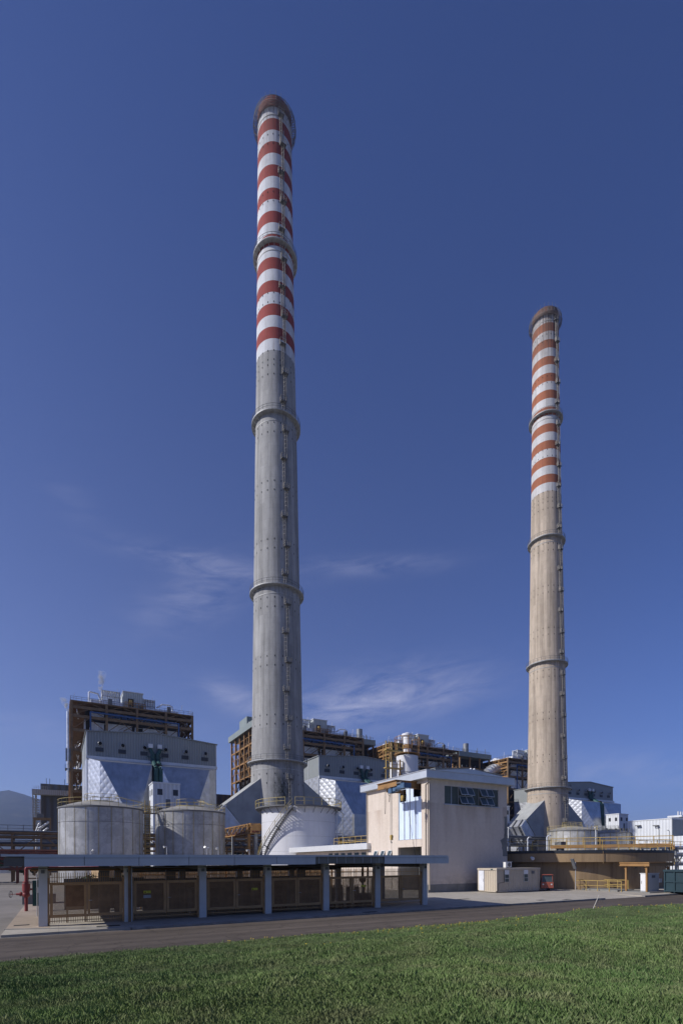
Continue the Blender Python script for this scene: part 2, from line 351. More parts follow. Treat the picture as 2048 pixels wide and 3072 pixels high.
WHITE_P = (.70, .70, .70); RED_P = (.36, .055, .048)
K = dict(
    redgal=mat('dark_gallery_steel', (.19, .165, .155), .75, 0, .2),     road=m_road(), yard=m_yard('yard_concrete', (.185, .168, .145), (.25, .225, .195)), pave=m_yard('pavement_concrete', (.345, .31, .255), (.43, .39, .325), 3.0),
    kerb=mat('kerb_stone', (.25, .24, .22), .9, var=.3, sc=1.5), island=m_yard('warm_pavement', (.33, .265, .20), (.40, .325, .25), 2.4),
    earth=mat('turf_soil', (.09, .115, .045), .95, var=.4, sc=1.2, spec=.1), grass=m_grass('grass_blades'), flower=mat('yellow_petals', (.70, .52, .04), .6),
    hill=m_hill(), far=mat('far_ground', (.16, .15, .11), .95, var=.25, sc=.02),
    c1=m_conc('grey_chimney', (.355, .35, .34), (.285, .282, .275), 0.3, (125.7, 2.815, (.60, .61, .63), (.285, .06, .05), 184.8, .45), [(-1.5, -5.2, 20, 1.7, 4.8, .97), (-.1, -5.0, 22, .9, 3.6, .9), (-2.6, -5.0, 18, 1.0, 4.5, .7)]),
    c2=m_conc('beige_chimney', (.50, .415, .325), (.42, .345, .265), 1.1, (125.7, 2.815, (.58, .57, .56), (.34, .125, .065), 184.8, .95)),
    steelgrey=mat('galvanised_steel', (.36, .36, .35), .6, .2, .2, 1.5), railgrey=mat('weathered_steel', (.15, .15, .15), .75, .2), ladder=mat('ladder_steel', (.40, .37, .32), .6, .2),
    dark=mat('dark_interior', (.035, .033, .032), .9), hole=mat('shadowed_opening', (.012, .012, .012), .95),
    clad=mat('grey_cladding', (.285, .305, .305), .55, .15, .06, .15, .12, corr=.62), cladlt=mat('light_grey_cladding', (.47, .50, .49), .55, .1, .06, .15, .1, corr=.62), claddk=mat('slate_cladding', (.125, .14, .15), .55, .1, .08, .12, .1, corr=2.2),
    roofgr=mat('greygreen_fascia', (.24, .275, .26), .55, .1, .08, .2, .1), rooftrim=mat('roof_band_metal', (.53, .56, .59), .4, .25, .08, .6, .1), trim=mat('white_metal_trim', (.66, .67, .68), .45, .2, .08, .6, .1), white=mat('white_paint', (.74, .74, .74), .5, 0, .06, .5, .12), whitew=mat('white_cladding', (.66, .68, .70), .5, 0, .05, .2, .05, corr=.9),
    foil=m_foil('quilted_aluminium', (.66, .68, .72), 1.9, .42, .10), foils=m_foil('plain_aluminium_sheet', (.45, .46, .475), 3.1, .36, .02), foil2=m_foil('smooth_aluminium', (.60, .61, .63), 2.4, .40, .07), silver=mat('bright_metal', (.72, .73, .74), .35, .4, .2, 1.2), silverp=mat('aluminium_panels', (.80, .82, .85), .5, .1, .12, .5, .3),
    brown=mat('brown_steel', (.21, .135, .07), .7, .1, .3, .8, .3), orange=mat('ochre_steel', (.30, .165, .06), .65, .05, .22, .8, .3), yellow=mat('yellow_paint', (.42, .29, .085), .55, 0, .18, 1.4, .25), yellowl=mat('faded_yellow_steel', (.40, .32, .13), .6, 0, .22, 1.4, .3),
    blue=mat('blue_pipe', (.045, .10, .24), .5, 0, .2, 1.2), bluem=mat('blue_hoist_paint', (.07, .13, .22), .5, .1, .25, 2), green=mat('green_duct', (.022, .072, .068), .55, .05, .2, .8), greenc=mat('green_container', (.014, .038, .050), .55, .05, .22, .7, .3),
    louvre=mat('louvre_blades', (.045, .05, .06), .5, .2), tank1=m_tank('aluminium_tank', (.31, .31, .305), (.46, .46, .455), rust=.4, metal=.2), tankroof=mat('tank_roof', (.30, .285, .25), .7, .1, .2, .6), tankw=mat('white_tank', (.62, .62, .64), .5, 0, .07, .35, .22), tank3=m_tank('weathered_tank', (.38, .37, .33), (.58, .57, .54), 2.6, .75, metal=.3),
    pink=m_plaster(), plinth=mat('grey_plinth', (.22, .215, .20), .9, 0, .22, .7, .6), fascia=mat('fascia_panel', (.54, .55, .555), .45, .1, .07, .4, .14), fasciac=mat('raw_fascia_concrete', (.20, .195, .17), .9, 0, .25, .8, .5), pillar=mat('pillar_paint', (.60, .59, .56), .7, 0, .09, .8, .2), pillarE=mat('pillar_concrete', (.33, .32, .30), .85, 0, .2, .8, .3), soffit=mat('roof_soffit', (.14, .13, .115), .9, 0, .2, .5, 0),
    glass=m_glass('dark_glass', (.085, .105, .095), .55), frost=mat('frosted_glazing', (.66, .76, .90), .35, 0, .06, .4, .06), glassb=m_glass('bluegrey_glass', (.065, .09, .10), .3), alum=mat('aluminium_frame', (.50, .50, .50), .45, .5),
    gate=mat('brown_gate_paint', (.44, .255, .11), .6, .05, .15, 1.2, .15), mesh=mat('rusty_mesh', (.36, .21, .10), .8, .1, .3, 2), sign=mat('yellow_sign', (.62, .55, .04), .5), black=mat('black_rubber', (.02, .02, .02), .7), signblk=mat('sign_print', (.03, .03, .03), .7),
    red=mat('red_pipe_paint', (.25, .045, .04), .45, 0, .15, 1.2, .2), redd=mat('dull_red_steel', (.115, .034, .024), .7, 0, .25, 1.2, .2), cartred=mat('orange_red_body', (.30, .085, .055), .45, 0, .1, 2), terra=m_terra(), water=mat('dark_launder', (.03, .034, .04), .5),
    cont=mat('beige_container', (.50, .43, .335), .55, .05, .06, .6, .2), contw=mat('white_door_panel', (.66, .67, .70), .5), acw=mat('appliance_white', (.70, .70, .68), .4), skin=mat('skin', (.42, .24, .16), .6), cloth=mat('blue_workwear', (.055, .10, .26), .85), hair=mat('dark_hair', (.03, .02, .015), .7),
    leafd=m_leaf('dark_leaves', (.020, .045, .016), (.055, .085, .030)), leafl=m_leaf('light_leaves', (.055, .085, .030), (.10, .12, .05)), bark=mat('bark', (.10, .08, .06), .9, bump=.3), silverb=mat('bare_branch', (.46, .43, .38), .85), palecar=mat('white_car_paint', (.72, .72, .72), .3),
    concd=mat('duct_concrete', (.35, .355, .34), .85, 0, .16, .35, .35), lamp=mat('lamp_housing', (.62, .62, .60), .45, .2), boxgrey=mat('grey_machinery', (.16, .165, .17), .6, .2, .25, .8, .3), pipeg=mat('dull_pipe', (.24, .25, .26), .5, .4, .2, .8, .2), pipeb=mat('slate_pipe', (.10, .115, .14), .55, .2, .2, .8),
)

# ------------------------------------------------------------------ ground, road, hills
b = MB(); N = 48; b.add([(9000 * cos(2 * pi * i / N), 9000 * sin(2 * pi * i / N), 0) for i in range(N)], [tuple(range(N))]); struct(b.build('ground', K['far']))
b = MB(); b.box(-170, 330, 20.95, 420, -.3, .004); struct(b.build('concrete_yard_ground', K['yard']))
b = MB(); b.box(-170, 330, 21.0, 27.45, -.3, .010); struct(b.build('road', K['road']))
def mound(X, Y):
    s = min(max((21.15 - Y) / 17.5, -0.05), 1.0); s = s * s * (3 - 2 * s) if s > 0 else s
    z = 1.75 * s
    a = min(max((20.9 - Y) / 2.2, 0), 1)
    z += a * (.18 + .10 * sin(X * .42 + 1.1) * sin(Y * .5 + .4) + .06 * sin(X * 1.1 + Y * .9) + .03 * sin(2.3 * X - 1.7 * Y))
    z += a * .34 * math.exp(-((X - 27) / 7) ** 2 - ((Y - 17.6) / 1.7) ** 2) - a * .22 * math.exp(-((X - 25) / 6) ** 2 - ((Y - 13.8) / 1.8) ** 2)
    return z + (.02 if Y < 21.1 else 0)
xs = [-60 + i * .6 for i in range(int(180 / .6) + 1)]; ys = [-8 + i * .5 for i in range(59)]
def edge_y(X): return 21.05 + .16 * sin(X * .9) + .10 * sin(X * 2.3 + 1) + .06 * sin(X * 5.1)
vs = []
for Y in ys:
    for X in xs:
        yy = min(Y, edge_y(X)); vs.append((X, yy, mound(X, yy) if Y < edge_y(X) else .012))
n = len(xs); fs = [(j * n + i, j * n + i + 1, (j + 1) * n + i + 1, (j + 1) * n + i) for j in range(len(ys) - 1) for i in range(n - 1)]
b = MB(); b.add(vs, fs, True); struct(b.build('grass_bank_ground', K['earth']))
# blades: one object, denser close to the lens
R = np.random.RandomState(3)
def vmound(X, Y):
    s_ = np.clip((21.15 - Y) / 17.5, 0, 1); s_ = s_ * s_ * (3 - 2 * s_); z = 1.75 * s_; a = np.clip((20.9 - Y) / 2.2, 0, 1)
    z = z + a * (.18 + .10 * np.sin(X * .42 + 1.1) * np.sin(Y * .5 + .4) + .06 * np.sin(X * 1.1 + Y * .9) + .03 * np.sin(2.3 * X - 1.7 * Y))
    z = z + a * .34 * np.exp(-((X - 27) / 7) ** 2 - ((Y - 17.6) / 1.7) ** 2) - a * .22 * np.exp(-((X - 25) / 6) ** 2 - ((Y - 13.8) / 1.8) ** 2)
    return z + .02
def vnoise(X, Y, k): return (np.sin(.9 * k * X + 1.3 * np.sin(.7 * k * Y)) * np.sin(1.1 * k * Y + .8 * np.sin(.5 * k * X)) + .6 * np.sin(2.3 * k * X + 1.7 * k * Y + 2 * np.sin(.6 * k * X - k * Y)) + .4 * np.sin(4.1 * k * X - 3.3 * k * Y)) / 2
NB = 900000
d = np.exp(R.uniform(math.log(2.4), math.log(52), NB)); l = R.uniform(-.74, .74, NB) * d + R.uniform(-.6, .6, NB)
X = FX * d + FY * l; Y = FY * d - FX * l
ey = 21.05 + .16 * np.sin(X * .9) + .10 * np.sin(X * 2.3 + 1) + .06 * np.sin(X * 5.1); keep = (Y < ey + R.exponential(.10, NB)) & (Y > -6); X, Y, d = X[keep], Y[keep], d[keep]
v = vnoise(X, Y, 1.0); v2 = vnoise(X + 5, Y, 2.7); hh = .046 * R.uniform(.45, 1.5, len(X)) * (1 + .35 * v + .45 * v2); tall = R.uniform(0, 1, len(X)) < .006 + .03 * (v2 > .45); hh[tall] *= 1.8; hh = np.minimum(hh, .12)
ww = np.maximum(.0036, .00058 * d) * R.uniform(.7, 1.4, len(X)); ww[tall] *= .7
A = np.stack([X, Y, vmound(X, np.minimum(Y, 21.05)), np.maximum(hh, .018), ww], 1); n = len(A); th = R.uniform(0, 2 * pi, n); ln = R.uniform(0, 2 * pi, n); lk = R.uniform(.1, .6, n) * A[:, 3]
V = np.zeros((n, 4, 3)); cx, sx = np.cos(th) * A[:, 4] / 2, np.sin(th) * A[:, 4] / 2
V[:, 0] = np.stack([A[:, 0] - cx, A[:, 1] - sx, A[:, 2] - .02], 1); V[:, 1] = np.stack([A[:, 0] + cx, A[:, 1] + sx, A[:, 2] - .02], 1)
mxp = np.stack([A[:, 0] + np.cos(ln) * lk * .3, A[:, 1] + np.sin(ln) * lk * .3, A[:, 2] + A[:, 3] * .62], 1)
V[:, 2] = mxp + np.stack([cx * .6, sx * .6, 0 * cx], 1)
V[:, 3] = np.stack([A[:, 0] + np.cos(ln) * lk, A[:, 1] + np.sin(ln) * lk, A[:, 2] + A[:, 3]], 1)
me = bpy.data.meshes.new('grass'); me.vertices.add(n * 4); me.vertices.foreach_set('co', V.reshape(-1)); me.loops.add(n * 6); me.polygons.add(n * 2)
ix = np.arange(n)[:, None] * 4; me.loops.foreach_set('vertex_index', np.concatenate([ix, ix + 1, ix + 2, ix, ix + 2, ix + 3], 1).reshape(-1).astype(np.int32))
me.polygons.foreach_set('loop_start', np.arange(0, n * 6, 3, dtype=np.int32)); me.polygons.foreach_set('loop_total', np.full(n * 2, 3, dtype=np.int32)); me.update(calc_edges=True); me.materials.append(K['grass'])
g = bpy.data.objects.new('grass', me); C.objects.link(g); g['kind'] = 'stuff'
b = MB()
for _ in range(430):
    X = R.uniform(6, 44); Y = 20.9 - abs(R.normal(0, 3.6)); d = FX * X + FY * Y
    if sin(X * .5) + sin(Y * .9 + X * .2) < -.3 + R.uniform(-.6, .6) or Y < 9: continue
    z = mound(X, Y) + R.uniform(.06, .13); r = .028 * R.uniform(.6, 1.25)
    b.tube((X, Y, z), (X, Y, z + .012), r, 5); b.tube((X, Y, z - .15), (X, Y, z), .004, 3, caps=False)
o = b.build('flowers', K['flower']); o['kind'] = 'stuff'
# raised paved yard, with its kerb along the road and a driveway gap
b = MB(); b.box(-2.3, 41.2, 27.7, 100, -.2, .120); b.box(47, 160, 27.7, 100, -.2, .120); b.add([(41.2, 27.7, .016), (47, 27.7, .016), (47, 31.5, .125), (41.2, 31.5, .125)], [(0, 1, 2, 3)]); b.box(41.2, 47, 31.5, 100, -.2, .120); struct(b.build('raised_yard_pavement', K['pave']))
b = MB()
def kerb(x0, x1, y, z=.13):
    x = x0
    while x < x1 - .01:
        L = min(1.0, x1 - x); b.box(x + .008, x + L - .008, y, y + .24, -.1, z + rnd.uniform(-.006, .006)); x += L
kerb(3.2, 41.2, 27.45); kerb(47, 120, 27.45); b.bar((3.2, 27.57, .06), (-.6, 29.3, .06), .22, .16); b.bar((-.6, 29.3, .06), (-2.3, 30.0, .06), .22, .16)
struct(b.build('kerb_ground', K['kerb']))
b = MB(); b.add([(-2.3, 29.9, .124), (-.4, 29.1, .124), (-.4, 48, .124), (-2.3, 48, .124)], [(0, 1, 2, 3)]); struct(b.build('warm_pavement', K['island']))
b = MB(); b.add([(-1.2, 29.5, .128), (3.2, 27.55, .012), (6, 27.5, .014), (6, 27.72, .126), (4.2, 28.6, .128)], [(0, 1, 2, 3, 4)]); struct(b.build('ramp_pavement', K['kerb']))
b = MB()
for (px, py, s) in ((325, 2779, .55), (1110, 2737, .5), (1390, 2698, .6), (1622, 2701, .4), (1700, 2699, .4), (65, 2777, .35)):
    X, Y = on_g(px, py, .125); b.box(X - s, X + s, Y - .22, Y + .22, .10, .127)
struct(b.build('drain_pavement', K['hole']))
b = MB(); X, Y = on_g(40, 2651); b.box(-60, -2.5, Y, Y + .5, 0, .009); struct(b.build('drain_strip_pavement', K['hole']))
# hills that fade to blue beyond the plant
vs = []; HN = 90; HM = 26
for j in range(HM):
    for i in range(HN):
        a = YAW + radians(62) - radians(112) * i / (HN - 1); u = i / (HN - 1); r = 3000 + 2600 * j / (HM - 1)
        top = 560 * (1 - .18 * u * u) * (1 - 1 / (1 + math.exp(-(u - .52) * 16)) * .93) * (1 + .07 * sin(u * 30 + .4) + .04 * sin(u * 71 + 1) + .02 * sin(u * 150))
        s = j / (HM - 1); prof = s * s * (3 - 2 * s) if s < .62 else (.62 ** 2 * (3 - 1.24)) + (s - .62) * 1.0
        vs.append((r * cos(a), r * sin(a), top * min(prof * 1.1, 1.05) + (18 * sin(i * .9 + j * .6) + 12 * sin(i * 1.7 - j * 1.1)) * s * min(1, top / 400) - 2))
b = MB(); b.add(vs, [(j * HN + i, j * HN + i + 1, (j + 1) * HN + i + 1, (j + 1) * HN + i) for j in range(HM - 1) for i in range(HN - 1)], True); struct(b.build('hills', K['hill']))

# ------------------------------------------------------------------ chimneys
PROF = [(0, 7.35), (10, 7.0), (20, 6.65), (28, 6.42), (40, 6.15), (66, 5.72), (90, 5.35), (109, 5.06), (125, 4.76), (153, 4.42), (180, 4.18), (187.6, 4.14)]
def rad(z):
    for (a, r), (b_, s) in zip(PROF[:-1], PROF[1:]):
        if a <= z <= b_: return r + (s - r) * (z - a) / (b_ - a)
    return PROF[-1][1]
def chimney(px, py, D, label, mat_shaft, seed):
    X, Y, _ = at_d(px, py, D); t = thing('chimney', label, 'chimney', (X, Y, .1), 'tall striped chimneys'); rr = random.Random(seed)
    b = MB(); pr = []
    z = 0.1
    while z < 187.6: pr.append((rad(z), z)); z += 4
    pr.append((rad(187.6), 187.6)); pr += [(rad(187.6) - .5, 187.6), (rad(187.6) - .55, 184)]
    b.lathe(X, Y, pr, 72); b.build('shaft', mat_shaft, t)
    b = MB(); b.disc(X, Y, 184.2, 3.7, 40); b.build('flue_mouth', K['hole'], t)
    for gz, ov, top in ((27.6, 1.0, 0), (69.3, 1.0, 0), (110.9, 1.0, 0), (152.2, 1.0, 0), (185.1, 1.05, 1)):
        r = rad(gz); b = MB()
        if top:
            for q in (.02, .27, .52, .78, ov): b.lathe(X, Y, [(r + q, gz - .12), (r + q + .08, gz - .12), (r + q + .08, gz), (r + q, gz), (r + q, gz - .12)], 56, smooth=False)
            for i in range(72): a = 2 * pi * i / 72; b.bar((X + r * cos(a), Y + r * sin(a), gz - .06), (X + (r + ov) * cos(a), Y + (r + ov) * sin(a), gz - .06), .07)
        else: b.lathe(X, Y, [(r - .05, gz - .34), (r + ov - .12, gz - .34), (r + ov, gz - .26), (r + ov, gz), (r - .05, gz)], 56, smooth=False)
        for i in range(22):
            a = 2 * pi * i / 22; b.bar((X + (r - .1) * cos(a), Y + (r - .1) * sin(a), gz - 1.25), (X + (r + ov - .15) * cos(a), Y + (r + ov - .15) * sin(a), gz - .3), .10)
        g = b.build('gallery', K['redgal'] if top else K['steelgrey'], t)
        b = MB(); b.rrail(X, Y, r + ov - .06, gz, 1.15, 30, .09 if top else .06); b.build('railing', K['railgrey'], g)
        b = MB(); b.lathe(X, Y, [(r - .05, gz - 2.3), (r + .10, gz - 2.25), (r + .10, gz - 2.1), (r - .05, gz - 2.05)], 56); b.build('band', K['steelgrey'], g)
        if top:
            b = MB()
            for i in range(20):
                a = 2 * pi * i / 20; b.bar((X + (rad(187) + .02) * cos(a), Y + (rad(187) + .02) * sin(a), 185), (X + (rad(187) - .05) * cos(a), Y + (rad(187) - .05) * sin(a), 189.0), .05)
            b.build('lightning_rods', K['railgrey'], t)
    # anchor holes left by the climbing form
    b = MB(); A0 = -pi / 2
    for z in [8 + 14.0 * k for k in range(9)] + [123.5, 137.5, 162, 176]:
        for dz in (0, 2.2):
            for i in range(20):
                a = 2 * pi * (i + .5) / 20; r = rad(z + dz) + .01; d = Vector((-sin(a), cos(a), 0)) * .085; c = Vector((X + r * cos(a), Y + r * sin(a), z + dz)); o = Vector((cos(a), sin(a), 0)) * .03
                b.add([c - d + o + Vector((0, 0, -.20)), c + d + o + Vector((0, 0, -.20)), c + d + o + Vector((0, 0, .20)), c - d + o + Vector((0, 0, .20))], [(0, 1, 2, 3)])
    b.build('anchor_holes', K['hole'], t)['kind'] = 'stuff'
    # ladder runs with rest platforms on the side facing the road
    z = 9.0; k = 0; seg = 6.95; a0 = -pi / 2
    while z + seg < 184:
        a = a0 + (.055 if k % 2 else -.045); b = MB()
        def pt(z_, off, lat): r = rad(z_) + off; return Vector((X + r * cos(a) - sin(a) * lat, Y + r * sin(a) + cos(a) * lat, z_))
        for l in (-.26, .26): b.bar(pt(z, .22, l), pt(z + seg + .9, .22, l), .06)
        for j in range(22): zz = z + (seg + .6) * j / 21; b.bar(pt(zz, .22, -.26), pt(zz, .22, .26), .045)
        for j in range(1, 5):
            zz = z + 1.8 + (seg - 2) * j / 5; P = [pt(zz, .22 + .7 * sin(u), -.36 * cos(u)) for u in (0, .7, 1.57, 2.44, pi)]
            for p, q in zip(P[:-1], P[1:]): b.bar(p, q, .03)
        for l, o in ((0, .9),): b.bar(pt(z + 2, o, l), pt(z + seg - .3, o, l), .025)
        b.build('ladder', K['ladder'], t)
        b = MB(); zz = z + seg; w = .7
        P = [pt(zz, 0, -w), pt(zz, 0, w), pt(zz, .85, w), pt(zz, .85, -w)]; Q = [p + Vector((0, 0, .14)) for p in P]
        b.add(P + Q, [(3, 2, 1, 0), (4, 5, 6, 7), (0, 1, 5, 4), (1, 2, 6, 5), (2, 3, 7, 6), (3, 0, 4, 7)])
        if k % 3 == 1: b.bar(pt(zz - .8, 0, .6), pt(zz, .8, .6), .08); b.bar(pt(zz - .8, 0, -.6), pt(zz, .8, -.6), .08)
        pl = b.build('rest_platform', K['railgrey'], t)
        b = MB(); h = Vector((0, 0, 1.05))
        for p, q in ((Q[1], Q[2]), (Q[2], Q[3]), (Q[3], Q[0])): b.rail(p, q, 1.05, 2, .05)
        b.build('railing', K['ladder'], pl)
        z += seg; k += 1
    b = MB(); a = a0 + .13
    for z in range(12, 180, 6): b.bar((X + (rad(z) + .1) * cos(a), Y + (rad(z) + .1) * sin(a), z), (X + (rad(z + 6) + .1) * cos(a), Y + (rad(z + 6) + .1) * sin(a), z + 6), .12)
    b.build('cable_conduit', K['steelgrey'], t)
    # flue ducts: a concrete box leaning on the shaft on either side, its foot clad in aluminium
    for s in (-1, 1):
        b = MB(); f = lambda x: X + s * x
        poly = [(f(5.4), 23.4), (f(14.2), 16.6), (f(9.6), 11.0), (f(5.4), 11.0)]
        if s > 0: poly = poly[::-1]
        b.prism_y(poly, Y - 3.4, Y + 3.4); d = b.build('flue_duct', K['concd'], t)
        b = MB(); poly = [(f(14.3), 16.5), (f(16.4), 14.3), (f(12.3), 8.3), (f(9.5), 10.9)]
        if s > 0: poly = poly[::-1]
        b.prism_y(poly, Y - 3.2, Y + 3.2); b.build('duct_cladding', K['foil2'], d)
        b = MB()
        for yy in (-2.2, .2): b.bar((f(14.6), Y + yy, 16.6), (f(16.7), Y + yy, 14.3), .3); b.bar((f(16.7), Y + yy, 14.3), (f(12.6), Y + yy, 8.2), .3)
        for i in range(7): u = i / 6; b.bar((f(16.6 - 4.1 * u), Y - 2.6, 14.2 - 6 * u), (f(16.6 - 4.1 * u), Y - 1.8, 14.2 - 6 * u), .25)
        b.build('duct_stiffener', K['railgrey'], d)
        b = MB(); b.box(min(f(12.5), f(17.5)), max(f(12.5), f(17.5)), Y - 3, Y + 3, .1, 8.1); b.build('duct_pier', K['foil2'], d)
    return t, X, Y
CH1, C1X, C1Y = chimney(832, 2215, 126.65, 'taller-looking left chimney of bare grey concrete with crisp red and white bands', K['c1'], 1)
CH2, C2X, C2Y = chimney(1641, 2300, 173.4, 'right-hand chimney of beige concrete with sooty orange-red and white bands', K['c2'], 2)

# ------------------------------------------------------------------ electrostatic precipitators
def precipitator(X0, label):
    Y0 = 135.0; t = thing('precipitator', label, 'precipitator', (X0, Y0, .1), 'precipitator buildings with quilted hoods'); W = 31.0; D = 26.0
    def prof(x0, x1, z0): return [(x0, z0), (x1, z0), (x1, 34.6), ((x0 + x1) / 2, 35.8), (x0, 34.6)]
    b = MB(); b.prism_y(prof(X0, X0 + W, 28.7), Y0, Y0 + D); body = b.build('wall', K['clad'], t)
    b = MB()
    for xa, za, xb, zb in ((X0 - .25, 34.75, X0 + W / 2, 36.0), (X0 + W / 2, 36.0, X0 + W + .25, 34.75)): b.add([(xa, Y0 - .3, za), (xb, Y0 - .3, zb), (xb, Y0 + D + .3, zb), (xa, Y0 + D + .3, za), (xa, Y0 - .3, za - .22), (xb, Y0 - .3, zb - .22), (xb, Y0 + D + .3, zb - .22), (xa, Y0 + D + .3, za - .22)], [(0, 1, 2, 3), (7, 6, 5, 4), (0, 4, 5, 1), (1, 5, 6, 2), (2, 6, 7, 3), (3, 7, 4, 0)])
    b.build('roof', K['clad'], t)
    b = MB(); b.box(X0 - .02, X0 + .18, Y0 - .06, Y0, 28.7, 34.6); b.box(X0 + W - .18, X0 + W + .02, Y0 - .06, Y0, 28.7, 34.6); b.box(X0 - .1, X0 + .0, Y0 + 7, Y0 + 7.15, 3, 34.6); b.build('corner_trim', K['trim'], body)
    b = MB(); b.box(X0 - .1, X0 + W + .1, Y0 - .55, Y0 + .0, 28.05, 28.75); b.build('trim', K['trim'], t)
    b = MB(); b.box(X0 + .02, X0 + W - .02, Y0 + .02, Y0 + D, 14, 28.7); b.build('casing', K['foil'], t)
    for i in range(6):
        x = X0 + 2.8 + i * 5.02; b = MB(); b.box(x - .85, x + .85, Y0 - .16, Y0, 30.0, 30.95)
        v = b.build('vent_louvre', K['louvre'], body)
        b = MB(); b.tube((x + .1, Y0, 31.85), (x + .1, Y0 - .75, 31.85), .44, 16, caps=False); b.tube((x + .1, Y0 - .75, 31.85), (x + .1, Y0 - .8, 31.85), .48, 16, .44, False); b.build('exhaust_pipe', K['alum'], v)
        b = MB(); b.add([(x + .1 + .4 * cos(a), Y0 - .6, 31.85 + .4 * sin(a)) for a in [2 * pi * j / 14 for j in range(14)]], [tuple(range(14))]); b.build('exhaust_mouth', K['hole'], v)
    for h0, S in ((X0, [(Y0 + .0, .25, 15.3, 10.5, 28.2), (Y0 - 5.6, 2.5, 13.8, 9.6, 26.7), (Y0 - 8.2, 7.0, 11.1, 8.6, 16.9)]), (X0, [(Y0 + .0, 15.7, 30.75, 10.5, 28.2), (Y0 - 5.6, 15.95, 27.7, 9.6, 26.7), (Y0 - 8.2, 19.8, 24.0, 8.6, 16.9)])):
        b = MB(); bq = MB()
        for (ya, a0, a1, zl, zt), (yb, c0, c1, yl, yt) in zip(S[:-1], S[1:]):
            A = [(h0 + a0, ya, zl), (h0 + a1, ya, zl), (h0 + a1, ya, zt), (h0 + a0, ya, zt)]; B = [(h0 + c0, yb, yl), (h0 + c1, yb, yl), (h0 + c1, yb, yt), (h0 + c0, yb, yt)]
            b.add(A + B, [(0, 1, 5, 4), (2, 3, 7, 6)]); bq.add(A + B, [(1, 2, 6, 5), (3, 0, 4, 7)])
        ya, c0, c1, yl, yt = S[2]; b.box(h0 + c0 - .4, h0 + c1 + .4, ya - 1.2, ya - .01, yl - 5.5, yt - .0)
        b.box(h0 + c0 - .9, h0 + c1 + .9, ya - 1.4, ya + 1.0, .1, yl - 5.51)
        ih = b.build('inlet_hood', K['foils'], t); bq.build('quilted_side', K['foil'], ih)
    b = MB(); xc = X0 + 15.4
    for s in (-1, 1):
        b.tube((xc + s * 1.05, Y0 - .55, 32.2), (xc + s * 1.05, Y0 - .55, 31.2), .38, 10); b.tube((xc + s * 1.05, Y0 - .55, 31.3), (xc + s * .55, Y0 - .6, 30.4), .48, 10); b.tube((xc + s * .55, Y0 - .6, 30.5), (xc + s * .55, Y0 - .6, 28.9), .55, 10)
        b.tube((xc + s * .55, Y0 - .62, 28.9), (xc + s * .55, Y0 - 5.4, 26.0), .58, 10); b.tube((xc + s * .55, Y0 - 5.4, 26.1), (xc + s * .55, Y0 - 5.5, 14), .58, 10)
        for z in (29.6, 31.5): b.box(xc + s * 1.1 - .1, xc + s * 1.9, Y0 - .7, Y0 - .4, z, z + .16) if s > 0 else b.box(xc - 1.9, xc - 1.0, Y0 - .7, Y0 - .4, z, z + .16)
    gd = b.build('green_cable_duct', K['green'], t)
    b = MB(); b.box(xc - 1.35, xc + 1.35, Y0 - 5.0, Y0 - .01, 12, 25.5); b.prism_y([(xc - 1.35, 25.5), (xc + 1.35, 25.5), (xc + .9, 27.0), (xc, 27.5), (xc - .9, 27.0)], Y0 - 5.0, Y0 - .01); b.build('duct_cover', K['dark'], gd)
    b = MB()
    for s in (-1, 1): b.box(xc + s * 1.1 - .52, xc + s * 1.1 + .52, Y0 - 1.0, Y0, 31.9, 32.9)
    b.build('junction_box', K['trim'], gd)
    b = MB()
    for x in (2, 8.8, 15.4, 22, 29):
        b.box(X0 + x - .3, X0 + x + .3, Y0 + 1, Y0 + 1.6, .1, 14); b.box(X0 + x - .3, X0 + x + .3, Y0 + 24, Y0 + 24.6, .1, 14)
    b.build('support_column', K['brown'], t)
    return t
E1 = precipitator(5.9, 'precipitator building with bright quilted hoods behind the two grey tanks')
E2 = copy_tree(E1, (67.3, 135.0, .1), 'precipitator building between the grey chimney and the pink crane house')
E4 = copy_tree(E1, (177.0, 135.0, .1), 'precipitator building to the right of the beige chimney, farthest away')
E3 = copy_tree(E1, (111.0, 135.0, .1), 'precipitator building mostly hidden behind the roof of the pink crane house')

def control_tower(X0, label):
    t = thing('control_tower', label, 'building', (X0, 120.6, .1), 'small white window towers in front of precipitators'); W = 5.9; D = 5.4; Y0 = 120.6
    b = MB(); b.box(X0, X0 + W, Y0, Y0 + D, .1, 21.2); wl = b.build('wall', K['whitew'], t)
    b = MB(); b.box(X0 - .12, X0 + W + .12, Y0 - .12, Y0 + D + .12, 21.2, 21.5); b.build('roof', K['trim'], t)
    for z in (10.2, 14.3, 18.6):
        for x in (1.5, 4.9):
            b = MB(); b.box(X0 + x - .55, X0 + x + .55, Y0 - .05, Y0 + .02, z, z + 1.35); b.build('window', K['louvre'], t)
        for y in (1.2, 3.8):
            b = MB(); b.box(X0 - .05, X0 + .02, Y0 + y - .45, Y0 + y + .45, z, z + 1.35); b.build('window', K['louvre'], t)
    b = MB(); b.box(X0 + 2.75, X0 + 3.75, Y0 - .07, Y0 + .02, 14.2, 17.7); b.box(X0 + 2.75, X0 + 3.75, Y0 - .07, Y0 + .02, 9, 12.5); b.build('stair_louvre', K['boxgrey'], t)
    b = MB(); b.tube((X0 + 4.7, Y0 - .15, 2), (X0 + 4.7, Y0 - .15, 18), .09, 6); b.tube((X0 + 5.2, Y0 - .12, 2), (X0 + 5.2, Y0 - .12, 15.5), .07, 6); b.build('downpipe', K['alum'], t)
    return t
T1 = control_tower(18.6, 'white window tower standing between the two grey tanks')
copy_tree(T1, (189.6, 120.6, .1), 'white window tower at far right below the last precipitator')
